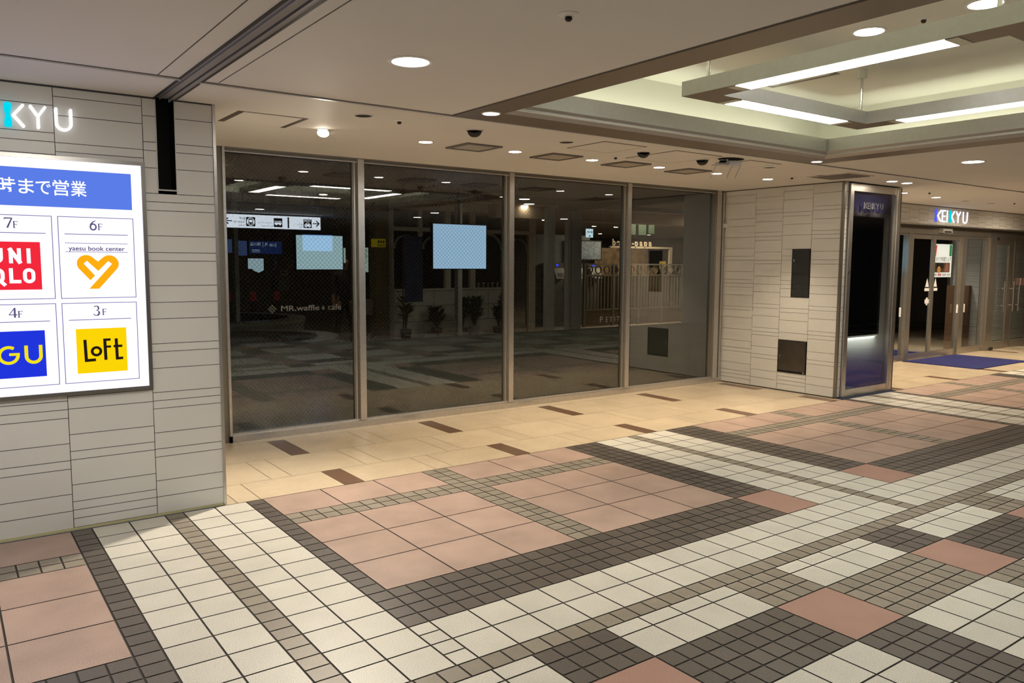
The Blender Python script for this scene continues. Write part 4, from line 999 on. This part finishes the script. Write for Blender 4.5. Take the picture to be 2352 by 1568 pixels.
# ================================================================== INSIDE AND BEYOND THE CLOSED SHOP
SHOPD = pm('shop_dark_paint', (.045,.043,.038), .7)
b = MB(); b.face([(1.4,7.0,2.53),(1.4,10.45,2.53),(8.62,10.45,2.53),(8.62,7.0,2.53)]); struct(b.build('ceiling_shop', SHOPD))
b = MB(); b.face([(-2,6.97,-.001),(11.7,6.97,-.001),(11.7,9.7,-.001),(-2,9.7,-.001)]); b.face([(-2,9.7,-.001),(27,9.7,-.001),(27,27,-.001),(-2,27,-.001)]); struct(b.build('floor_hall', pm('hall_floor', (.42,.36,.29), .5)))
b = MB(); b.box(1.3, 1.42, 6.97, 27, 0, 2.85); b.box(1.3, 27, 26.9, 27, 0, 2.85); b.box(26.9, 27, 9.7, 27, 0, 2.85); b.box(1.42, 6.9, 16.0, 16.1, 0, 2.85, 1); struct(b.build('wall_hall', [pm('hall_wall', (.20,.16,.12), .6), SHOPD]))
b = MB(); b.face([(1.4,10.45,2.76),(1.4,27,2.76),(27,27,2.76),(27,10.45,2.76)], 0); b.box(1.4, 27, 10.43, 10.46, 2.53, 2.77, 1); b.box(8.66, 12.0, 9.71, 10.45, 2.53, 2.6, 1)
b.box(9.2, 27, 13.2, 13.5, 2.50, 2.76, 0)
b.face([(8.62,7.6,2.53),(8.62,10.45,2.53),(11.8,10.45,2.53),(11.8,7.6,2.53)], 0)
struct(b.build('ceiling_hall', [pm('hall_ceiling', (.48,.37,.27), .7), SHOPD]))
b = MB(); b.box(8.55, 8.65, 7.0, 10.45, 2.44, 2.53); struct(b.build('trim_19', pm('shop_edge', (.02,.014,.01), .6)))
POST = pm('pale_post', (.65,.63,.60), .5)
for i, (x, w_) in enumerate(((3.14, .05), (6.535, .075), (8.33, .16), (8.73, .06), (8.90, .20))):
    b = MB(); b.box(x-w_/2, x+w_/2, 10.35, 10.45, 0, 2.53); struct(b.build('trim_%d' % (20+i), POST))
def screen(label, x0, x1, y, z0, z1, col, st):
    t = thing('hanging_screen', label, 'screen', ((x0+x1)/2, y, z1))
    b = MB(); b.box(x0-.012, x1+.012, y, y+.05, z0-.012, z1+.012); b.build('housing', BLACK, t)
    sign_part('display', [rect(x0, x1, z0, z1)], em('screen_%d' % int(x0*100), col, st), y-.002, 0, t)
    b = MB(); b.tube(((x0+x1)/2, y+.03, z1), ((x0+x1)/2, y+.03, 2.53), .018); b.build('hanger', BLACK, t)
screen('large blank pale blue screen hanging behind the second window pane', 5.265, 6.10, 9.0, 1.492, 2.075, (.43, .67, .96), 1.05)
screen('blank pale teal screen hanging behind the first window pane', 3.42, 4.00, 9.0, 1.482, 1.882, (.42, .62, .70), .95)
# hall downlights; two near the closed shop added to brighten posts and florist
for x, y, d in ((16.73, 15.92, 'over the cream puff stand'), (16.97, 18.94, 'over the ticket machines'), (17.89, 18.9, 'right of that over the ticket machines'), (21.3, 23.4, 'far back in the hall'), (23.6, 23.0, 'far back right in the hall'), (9.9, 13.2, 'in front of the florist'), (5.6, 13.4, 'over the dark left hall'), (13.6, 17.2, 'behind the ticket machines'), (19.5, 16.5, 'right of the cream puff stand'), (15.0, 12.6, 'before the lattice screen'), (8.9, 11.9, 'added as fill between the shop and the florist'), (7.2, 9.6, 'added inside the closed shop to light its back posts')):
    t = downlight('hall_downlight', 'lit downlight in the hall beyond the window, ' + d, 'downlight', x, y, .085, em('hall_lamp', (1,.88,.68), L_FAR*1.0), 2.53 if y < 10.4 else 2.76, 'hall downlights beyond the shop')
pl_ = bpy.data.lights.new('hall_fill_lamp', 'AREA'); pl_.energy = 80; pl_.size = 1.2; pl_.color = (1, .80, .55); po_ = bpy.data.objects.new('hall_fill_lamp', pl_); COL.objects.link(po_); po_.location = (15.0, 14.4, 2.70)

# florist front
fr_ = thing('florist_storefront', 'pale framed florist shop front with arched windows seen behind the second pane', 'shop front', (9.0, 14.55, 0))
FP = pm('florist_paint', (.70,.70,.66), .6); FW = pm('florist_wall', (.82,.84,.82), .6)
b = MB(); yf = 14.5
for a in ((7.43,7.56,0,2.76),(8.15,8.23,1.0,2.76),(8.79,8.92,1.0,2.76),(9.42,9.55,1.0,2.76),(10.30,10.42,0,2.76),(11.02,11.21,0,2.76)): b.box(a[0],a[1],yf,yf+.08,a[2],a[3])
b.box(7.56, 11.02, yf+.003, yf+.077, 2.66, 2.757); b.box(7.56, 11.02, yf+.005, yf+.075, 2.22, 2.30)
b.build('frame', FP, fr_)
for cx_, ww in ((7.855, .57), (8.51, .54), (9.17, .50), (9.92, .72), (10.72, .56)):
    b = MB()
    for p in stroke(arc(cx_, 1.86, ww/2-.02, 0, 180, 20), .035) : b.prism(p, 'y', yf+.01, yf+.04)
    b.build('arch', FP, fr_)
b = MB(); b.box(7.56, 10.30, yf+.01, yf+.12, 0, 1.01); b.box(7.56, 10.30, yf-.03, yf+.12, 1.0, 1.03)
b.build('low_wall', FW, fr_)
b = MB()
for z in (.34, .67): b.box(7.56, 10.30, yf+.006, yf+.0101, z-.004, z+.004)
for x in (8.5, 9.2, 9.9): b.box(x-.004, x+.004, yf+.006, yf+.0101, .34, 1.0)
b.build('joint', TRIMD, fr_)
b = MB(); b.box(7.5, 11.2, 15.9, 15.95, 0, 2.7); b.build('dark_interior', BLACK, fr_)
for ch, x in zip('PETITE', (9.47, 9.61, 9.74, 9.86, 9.98, 10.12)): 
    text_mesh(ch, .14, FP, 'letter', (x, yf-.035, 1.085), '-y', fr_)
b = MB(); b.box(7.13, 7.43, 14.45, 14.75, 0, 2.76); struct(b.build('trim_25', pm('tan_column', (.16,.125,.06), .6)))
yn = thing('yellow_notice', 'yellow notice board on the tan column behind the second pane', 'sign', (7.19, 14.44, 1.96))
sign_part('board', [rect(7.03, 7.34, 1.875, 2.04)], pm('notice_yellow', (.62,.48,.01), .6, emis=.12), 14.44, .012, yn)
sign_part('text_bar', [rect(7.17+.055*k, 7.205+.055*k, 1.955, 2.01) for k in range(3)] + [rect(7.16, 7.33, 1.92, 1.932), rect(7.16, 7.33, 1.895, 1.905)], INK, 14.427, 0, yn)
bb = thing('blue_banner', 'dark blue hanging banner in front of the florist shop front', 'banner', (7.68, 13.9, .80))
b = MB(); b.box(7.48, 7.89, 13.90, 13.91, .79, 2.08); b.build('cloth', pm('banner_cloth', (.04,.06,.16), .8, noise=(9, .35, 3)), bb)
b = MB(); b.tube((7.45, 13.92, 2.08), (7.92, 13.92, 2.08), .012); b.tube((7.46, 13.93, 0), (7.46, 13.93, 2.1), .012); b.build('pole', TRIMD, bb)
def plant(label, x, y, h_, rad, n, col, potm, leafl=.16, pot=True):
    t = thing('potted_plant', label, 'plant', (x, y, 0), 'plants in front of the florist')
    rnd = random.Random(int(x*1000))
    b = MB(); b.lathe([(0, 0), (.09, 0), (.12, .22), (.11, .22), (0, .20)], (x, y, 0), 20); b.build('pot', potm, t)
    b = MB(); s = MB()
    for i in range(n):
        a = rnd.uniform(0, 2*math.pi); rr = rad*math.sqrt(rnd.random()); zt = .22 + (h_-.22)*rnd.uniform(.3, 1)
        bx_, by_ = x+rr*math.cos(a), y+rr*math.sin(a)*.6
        if i % 3 == 0: s.tube((x, y, .2), (bx_, by_, zt), .005, 5)
        d = Vector((math.cos(a)*.6, math.sin(a)*.6, rnd.uniform(.1, .9))).normalized(); sd = d.cross(Vector((0,0,1))).normalized()*leafl*.22
        p = Vector((bx_, by_, zt)); L = leafl*rnd.uniform(.7, 1.2)
        b.face([p, p+d*L*.45+sd, p+d*L+Vector((0,0,-.02)), p+d*L*.45-sd])
    b.build('foliage', col, t); s.build('stem', pm('stem_green', (.05,.07,.03), .7), t)
GRN = pm('leaf_green', (.045,.075,.03), .55); GRN2 = pm('leaf_dark', (.02,.035,.018), .55); YST = pm('dry_stalk', (.16,.14,.06), .7); WPOT = pm('white_pot', (.42,.43,.42), .5); BPOT = pm('brown_pot', (.10,.05,.025), .6)
plant('potted plant with tall pale dry stalks at the left of the florist', 7.66, 14.2, .85, .08, 50, YST, BPOT, .22)
plant('dark leafy potted plant with brown pot left of the white post', 8.40, 14.22, .62, .16, 120, GRN2, BPOT)
plant('dark round bushy plant beside the white post', 8.86, 13.95, .80, .10, 140, GRN2, BPOT)
plant('green leafy plant right of the white post', 9.33, 14.2, .80, .15, 170, GRN, WPOT)
plant('dark green spiky plant before the florist low wall', 9.76, 13.92, .62, .09, 120, GRN2, BPOT, .15)
plant('upright green plant with white pot at the right of the florist', 10.15, 14.25, .80, .07, 90, GRN, WPOT, .18)
for x in (7.90, 8.30, 8.65):
    t = thing('planter_trolley', 'low white planter trolley on casters before the florist, %s one' % {7.90: 'left', 8.30: 'middle', 8.65: 'right'}[x], 'trolley', (x, 13.7, 0), 'planter trolleys')
    b = MB(); b.box(x-.15, x+.15, 13.62, 13.76, .075, .15); b.build('tray', WPOT, t)
    for dx in (-.12, .12):
        b = MB(); b.tube((x+dx, 13.67, .035), (x+dx, 13.71, .035), .034, 14); b.build('caster', NEARBLACK, t)
# ticket machines and map board
mb_ = thing('wall_map', 'large pale blue wall map above the ticket machines behind the third pane', 'map', (13.74, 15.6, 1.67))
b = MB(); b.box(13.1, 14.28, 15.62, 15.66, 1.66, 2.18); b.build('frame', TRIMD, mb_)
mpm = pm('map_print', (.34,.40,.46), .5, noise=((14, .35, 4), (40, .2, 3)), emis=.04, emis_col=(.5,.7,1))
sign_part('print', [rect(13.13, 14.25, 1.69, 2.15)], mpm, 15.619, 0, mb_); sign_part('yellow_label', [rect(13.17, 13.40, 1.70, 1.77)], pm('map_yellow', (.5,.42,.02), .6), 15.617, 0, mb_)
b = MB(); b.box(11.9, 13.95, 15.72, 15.8, 0, 2.3); struct(b.build('wall_tickets', pm('ticket_wall', (.24,.26,.28), .6)))
for i, x in enumerate((12.52, 13.16, 13.72)):
    t = thing('ticket_machine', 'grey ticket machine with blue lamp, %s in the row behind the third pane' % ('first', 'second', 'third')[i], 'ticket machine', (x, 15.4, 0), 'ticket machines')
    b = MB(); b.box(x-.20, x+.20, 15.3, 15.7, 0, 1.58); b.build('body', pm('machine_grey', (.20,.205,.21), .5), t)
    b = MB(); b.prism([(15.14, 1.20), (15.3, 1.20), (15.3, 1.46), (15.26, 1.46)], 'x', x-.15, x+.17); b.build('console', pm('machine_pale', (.40,.41,.42), .5), t)
    b = MB(); b.face([(x-.10,15.15,1.225),(x+.11,15.15,1.225),(x+.11,15.245,1.425),(x-.10,15.245,1.425)]); b.build('screen', NEARBLACK, t)
    sign_part('lamp', [rect(x-.05, x+.03, 1.51, 1.555)], em('machine_lamp', (.03,.05,1.0), 2.2), 15.298, 0, t)
aw = thing('arrow_sign', 'small white square sign with a double arrow hanging behind the third pane', 'sign', (13.28, 15.0, 2.33))
sign_part('panel', [rect(13.17, 13.39, 2.225, 2.44)], em('arrow_panel', (.66,.86,1.0), 1.25), 15.0, .03, aw)
sign_part('arrow', stroke([(13.20, 2.36), (13.36, 2.36)], .014) + stroke([(13.225, 2.385), (13.20, 2.36), (13.225, 2.335)], .012) + stroke([(13.335, 2.385), (13.36, 2.36), (13.335, 2.335)], .012) + [rect(13.255, 13.30, 2.245, 2.275)], INK, 14.968, 0, aw)
b = MB(); b.tube((13.28, 15.015, 2.44), (13.28, 15.015, 2.76), .008); b.build('hanger', TRIMD, aw)
# cream puff stand
bp_ = thing('sweets_stand', 'sweets stand with pale beard papa letters seen behind the fourth pane', 'shop stand', (15.2, 15.0, 0))
CRM = pm('cream_letter', (.34,.285,.21), .6, emis=.05, emis_col=(.9,.75,.5)); SB = pm('stand_brown', (.13,.085,.05), .6)
b = MB(); b.box(14.0, 16.20, 14.98, 15.04, 1.98, 2.03); b.box(16.20, 16.30, 14.98, 15.04, 1.25, 2.03); b.build('canopy_frame', CRM, bp_)
for ch, x in zip('beard-papa', (14.12, 14.27, 14.42, 14.54, 14.67, 14.80, 14.93, 15.10, 15.27, 15.44)):
    text_mesh(ch, .23, CRM, 'letter', (x, 14.99, 2.115), '-y', bp_, extrude=.01, bold=.008)
b = MB(); b.box(14.3, 16.30, 15.05, 15.9, 0, 1.245); b.build('counter', SB, bp_)
b = MB(); b.box(14.3, 16.3, 15.9, 15.95, 1.25, 2.0); b.build('back_shelf', pm('stand_back', (.22,.155,.095), .6, noise=(6, .4, 3)), bp_)
for x, w_, h_ in ((14.55, .16, .30), (15.1, .22, .34), (15.45, .20, .28), (15.85, .18, .22)):
    b = MB(); b.box(x-w_/2, x+w_/2, 15.2, 15.4, 1.25, 1.25+h_); tag(b.build('counter_box', pm('box_%d' % int(x*100), (.20+.1*(x % .4), .15, .10), .6)), 'small box on the sweets stand counter, %d cm wide' % int(w_*100), 'box', 'boxes on the sweets counter')
yc = thing('yellow_card', 'yellow card standing on the sweets stand counter', 'card', (16.05, 15.1, 1.25))
sign_part('card', [rect(15.93, 16.17, 1.45, 1.65)], pm('card_yellow', (.48,.36,.06), .6), 15.1, .006, yc); sign_part('foot', [rect(16.0, 16.1, 1.25, 1.46)], SB, 15.1, .006, yc)
for i, (x0, x1, z0) in enumerate(((14.64,14.81,2.33),(14.92,15.19,2.33),(15.29,15.50,2.37))):
    b = MB(); b.box(x0, x1, 14.90, 14.92, z0, 2.60); tag(b.build('green_banner', pm('green_cloth', (.015,.035,.022), .7)), 'small dark green hanging banner above the sweets stand, %s one' % ('left', 'middle', 'right')[i], 'banner', 'green banners')
# lattice screen
ls_ = thing('lattice_screen', 'pale openwork screen with upright bars and rings before the sweets stand', 'screen fence', (14.8, 14.8, 0))
LP = pm('lattice_paint', (.17,.16,.125), .6)
b = MB()
for z in (.42, 1.28, 1.56): b.box(12.98, 16.56, 14.79, 14.83, z-.02, z+.02)
for x in (12.98, 13.95, 14.85, 15.72, 16.54): b.box(x-.03, x+.03, 14.78, 14.84, 0, 1.58)
b.build('frame', LP, ls_)
for k in range(30):
    x = 13.07 + k*.117
    b = MB(); b.box(x-.018, x+.018, 14.795, 14.825, .44, 1.27); b.build('bar', LP, ls_)
for k in range(12):
    x = 13.15 + k*.29
    b = MB()
    for p in stroke(arc(x, 1.42, .095, 0, 360, 20)[:-1], .02, closed=True): b.prism(p, 'y', 14.795, 14.825)
    b.build('ring', LP, ls_)
b = MB(); b.box(13.0, 16.54, 14.80, 14.82, .02, .40); b.build('lower_panel', pm('lattice_panel', (.10,.07,.035), .6), ls_)
# things in the dark hall behind the first pane
for x0, x1, z0, z1, d in ((3.46, 3.57, 1.70, 1.90, 'left'), (3.66, 3.79, 1.66, 1.88, 'right')):
    t = thing('blue_panel_sign', 'dim blue upright panel deep behind the first pane, %s one' % d, 'sign', ((x0+x1)/2, 12, z1), 'dim blue panels')
    sign_part('panel', [rect(x0, x1, z0, z1)], em('dim_blue', (.08,.14,.36), .35), 12.0, .02, t)
    b = MB(); b.tube(((x0+x1)/2, 12.01, z1), ((x0+x1)/2, 12.01, 2.76), .008); b.build('hanger', BLACK, t)
t = thing('departure_board', 'dark blue departure board with white characters deep behind the first pane', 'sign', (4.07, 12, 1.87))
sign_part('panel', [rect(3.83, 4.32, 1.69, 1.88)], em('board_blue', (.012,.03,.13), .5), 12.0, .03, t)
WT = em('board_white', (.6,.7,.85), .55)
text_mesh('品川駅', .055, WT, 'word', (3.915, 11.965, 1.83), '-y', t); text_mesh('JR', .055, WT, 'word', (4.08, 11.965, 1.835), '-y', t); text_mesh('西口', .045, WT, 'word', (4.17, 11.965, 1.82), '-y', t)
sign_part('rule', [rect(4.025, 4.03, 1.79, 1.865), rect(4.225, 4.23, 1.79, 1.865), rect(3.86, 3.98, 1.74, 1.75), rect(3.86, 3.98, 1.715, 1.722)], WT, 11.966, 0, t)
b = MB(); b.tube((4.07, 12.01, 1.88), (4.07, 12.01, 2.76), .01); b.build('hanger', BLACK, t)
t = thing('lit_window_poster', 'pale blue lit poster deep behind the first pane beneath the departure board', 'poster', (3.95, 12.3, 1.43))
sign_part('sheet', [[(3.90,1.46),(3.96,1.46),(3.99,1.43),(4.06,1.40),(4.14,1.44),(4.14,1.62),(3.90,1.62)]], em('poster_pale', (.42,.60,.70), .75), 12.3, .01, t)
t = thing('white_column_poster', 'white character poster deep behind the left edge of the second pane', 'poster', (5.72, 12, 1.41))
sign_part('sheet', [rect(5.66, 5.78, 1.41, 1.81)], em('poster_mint', (.50,.70,.60), .55), 12.0, .01, t)
for i, ch in enumerate('新祭り'): text_mesh(ch, .07, pm('poster_redink', (.3,.03,.02), .6), 'character', (5.735, 11.985, 1.75-.085*i), '-y', t)
t = thing('portrait_poster', 'small pale poster right of the teal screen deep behind the first pane', 'poster', (5.31, 12, 1.56))
sign_part('sheet', [rect(5.25, 5.38, 1.56, 1.80)], em('poster_cream', (.55,.66,.60), .6), 12.0, .01, t); sign_part('figure', stroke([(5.325,1.58),(5.315,1.68),(5.33,1.74)], [.03,.05,.03], 'round'), pm('poster_tan', (.25,.14,.07), .6), 11.988, 0, t)
b = MB(); b.box(4.29, 4.52, 12.1, 12.4, 0, 2.76); struct(b.build('trim_26', pm('brown_column', (.075,.05,.042), .7)))
t = thing('column_notice', 'small white notice on the brown column behind the first pane', 'notice', (4.38, 12.09, 1.39))
sign_part('paper', [rect(4.33, 4.45, 1.35, 1.44)], pm('paper_dim', (.22,.21,.19), .7), 12.099, .003, t); sign_part('text_bar', [rect(4.355, 4.425, 1.39, 1.42)], INK, 12.095, 0, t)
t = thing('column_notice', 'larger pale notice on the brown column below the small white one', 'notice', (4.39, 12.09, 1.2)); sign_part('paper', [rect(4.31, 4.48, 1.12, 1.28)], pm('paper_dim2', (.13,.15,.14), .7), 12.099, .003, t)
for i, x in enumerate((3.475, 3.85, 4.21)):
    t = thing('red_barrier_post', 'dim red marker post deep behind the first pane, %s one' % ('left', 'middle', 'right')[i], 'post', (x, 12, 0), 'red marker posts')
    b = MB(); b.box(x-.035, x+.035, 11.9, 11.97, 0, .98); b.build('stem', NEARBLACK, t)
    b = MB(); b.box(x-.036, x+.036, 11.89, 11.98, .98, 1.12); b.build('cap', pm('post_red', (.30,.025,.03), .6, emis=.05), t)
# round counter of the closed cafe
def counter(label, cx_, cy_, r, z, th):
    t = thing('curved_counter', label, 'counter', (cx_, cy_, 0), 'curved counters of the closed shop')
    b = MB(); b.lathe([(r-.03, 0), (r-.03, z-th)], (cx_, cy_, 0), 64); b.build('body', pm('counter_grey', (.14,.15,.14), .5), t)
    b = MB(); b.lathe([(r-.22, z-th), (r, z-th), (r, z-.01), (r-.01, z), (r-.22, z)], (cx_, cy_, 0), 64); b.build('top', pm('counter_top', (.30,.28,.23), .35), t)
counter('curved low counter with pale edge just behind the first pane', 2.55, 8.25, .98, .79, .04)
counter('second curved counter behind the nearer one in the first pane', 2.9, 10.3, 1.05, .86, .05)

# a passer-by in the hall beyond the closed shop
def person(label, x, y, face_dir=-1):
    t = thing('person', label, 'person', (x, y, 0))
    V, E, Rd = [], [], []
    def vtx(p, r, par=None):
        V.append((x+p[0], y+p[1]*face_dir, p[2])); Rd.append(r)
        if par is not None: E.append((par, len(V)-1))
        return len(V)-1
    pel = vtx((0, 0, .92), .125)
    w = vtx((0, .01, 1.06), .115, pel); ch = vtx((0, .02, 1.26), .13, w); nk0 = vtx((0, .0, 1.41), .075, ch); nk = vtx((0, .02, 1.47), .05, nk0)
    hd = vtx((0, .03, 1.56), .078, nk); tp = vtx((0, .02, 1.64), .07, hd)
    nose = vtx((0, .115, 1.555), .012, hd); chin = vtx((0, .085, 1.495), .03, hd)
    for sd in (-1, 1):
        vtx((sd*.082, .02, 1.56), .015, hd)
        sh = vtx((sd*.17, .0, 1.37), .062, ch); 
        el = vtx((sd*.22, .02, 1.12), .044, sh)
        wr = vtx((sd*.16, .20, .98), .030, el) if sd > 0 else vtx((sd*.24, .06, .87), .030, el)
        d = (0, .07, -.02) if sd > 0 else (0, .02, -.075)
        b0 = V[wr]; pw = (b0[0]-x, (b0[1]-y)*face_dir, b0[2])
        pm_ = vtx((pw[0]+d[0], pw[1]+d[1], pw[2]+d[2]), .026, wr)
        for k in range(4):
            o_ = (k-1.5)*.019; L = (.06, .075, .07, .055)[k]
            f1 = vtx((pw[0]+d[0]+o_, pw[1]+d[1]*1.5, pw[2]+d[2]*1.6-.01), .0095, pm_)
            vtx((pw[0]+d[0]+o_, pw[1]+d[1]*1.6+.015, pw[2]+d[2]*1.6-.01-L*.7), .0085, f1)
        vtx((pw[0]-sd*.03, pw[1]+d[1]*.6+.02, pw[2]+d[2]*.6-.02), .010, wr)
        hp_ = vtx((sd*.09, 0, .84), .092, pel); kn = vtx((sd*.13, .03, .48), .062, hp_); an = vtx((sd*.15, -.02, .10), .043, kn)
        hl = vtx((sd*.155, .0, .05), .040, an); vtx((sd*.165, .15, .035), .034, hl)
    me = bpy.data.meshes.new('body'); me.from_pydata(V, E, [])
    o = bpy.data.objects.new('body_tmp', me); COL.objects.link(o)
    sk = o.modifiers.new('skin', 'SKIN'); sk.use_smooth_shade = True
    for i, r in enumerate(Rd): me.skin_vertices[0].data[i].radius = (r, r)
    me.skin_vertices[0].data[0].use_root = True
    o.modifiers.new('sub', 'SUBSURF').levels = 1
    bpy.context.view_layer.update()
    m2 = bpy.data.meshes.new_from_object(o.evaluated_get(bpy.context.evaluated_depsgraph_get()))
    bpy.data.objects.remove(o)
    m2.materials.clear()
    for mt in (pm('dark_coat', (.022,.022,.028), .8), pm('dark_trousers', (.012,.012,.014), .8), pm('skin', (.42,.27,.20), .6), pm('shoe', (.01,.01,.01), .5)): m2.materials.append(mt)
    mi = []
    for p in m2.polygons:
        c = p.center; z = c[2]
        hand = z < 1.0 and abs(c[0]-x) > .115 and z > .70
        mi.append(2 if z > 1.44 or hand else 3 if z < .085 else 1 if z < .86 else 0)
    m2.polygons.foreach_set('material_index', mi)
    bo = bpy.data.objects.new('body', m2); COL.objects.link(bo); bo.parent = t; bo.matrix_parent_inverse = Matrix.Translation((-x, -y, 0))
    b = MB(); b.lathe([(.088, -.055), (.096, .02), (.085, .075), (.045, .105), (0, .112)], (x, y+.022, 1.575), 20)
    b.v = [(a, bb + (.012 if c < 1.6 else 0), c) for a, bb, c in b.v]
    b.build('hair', pm('black_hair', (.008,.007,.007), .6), t, smooth=True)
    return t
person('dark clothed person standing deep behind the first pane right of the teal screen', 6.06, 13.6)
bg = thing('tan_bag', 'tan bag held by the dark clothed person behind the first pane', 'bag', (6.22, 13.24, .62))
b = MB()
b.prism([(6.02,.62),(6.40,.62),(6.43,.84),(6.38,.90),(6.05,.90),(6.00,.84)], 'y', 13.15, 13.25); b.build('body', pm('tan_cloth', (.26,.20,.13), .8), bg)
b = MB()
for p in stroke(arc(6.21, .90, .07, 0, 180, 12), .014): b.prism(p, 'y', 13.19, 13.21)
b.build('handle', pm('tan_strap', (.16,.11,.07), .8), bg)
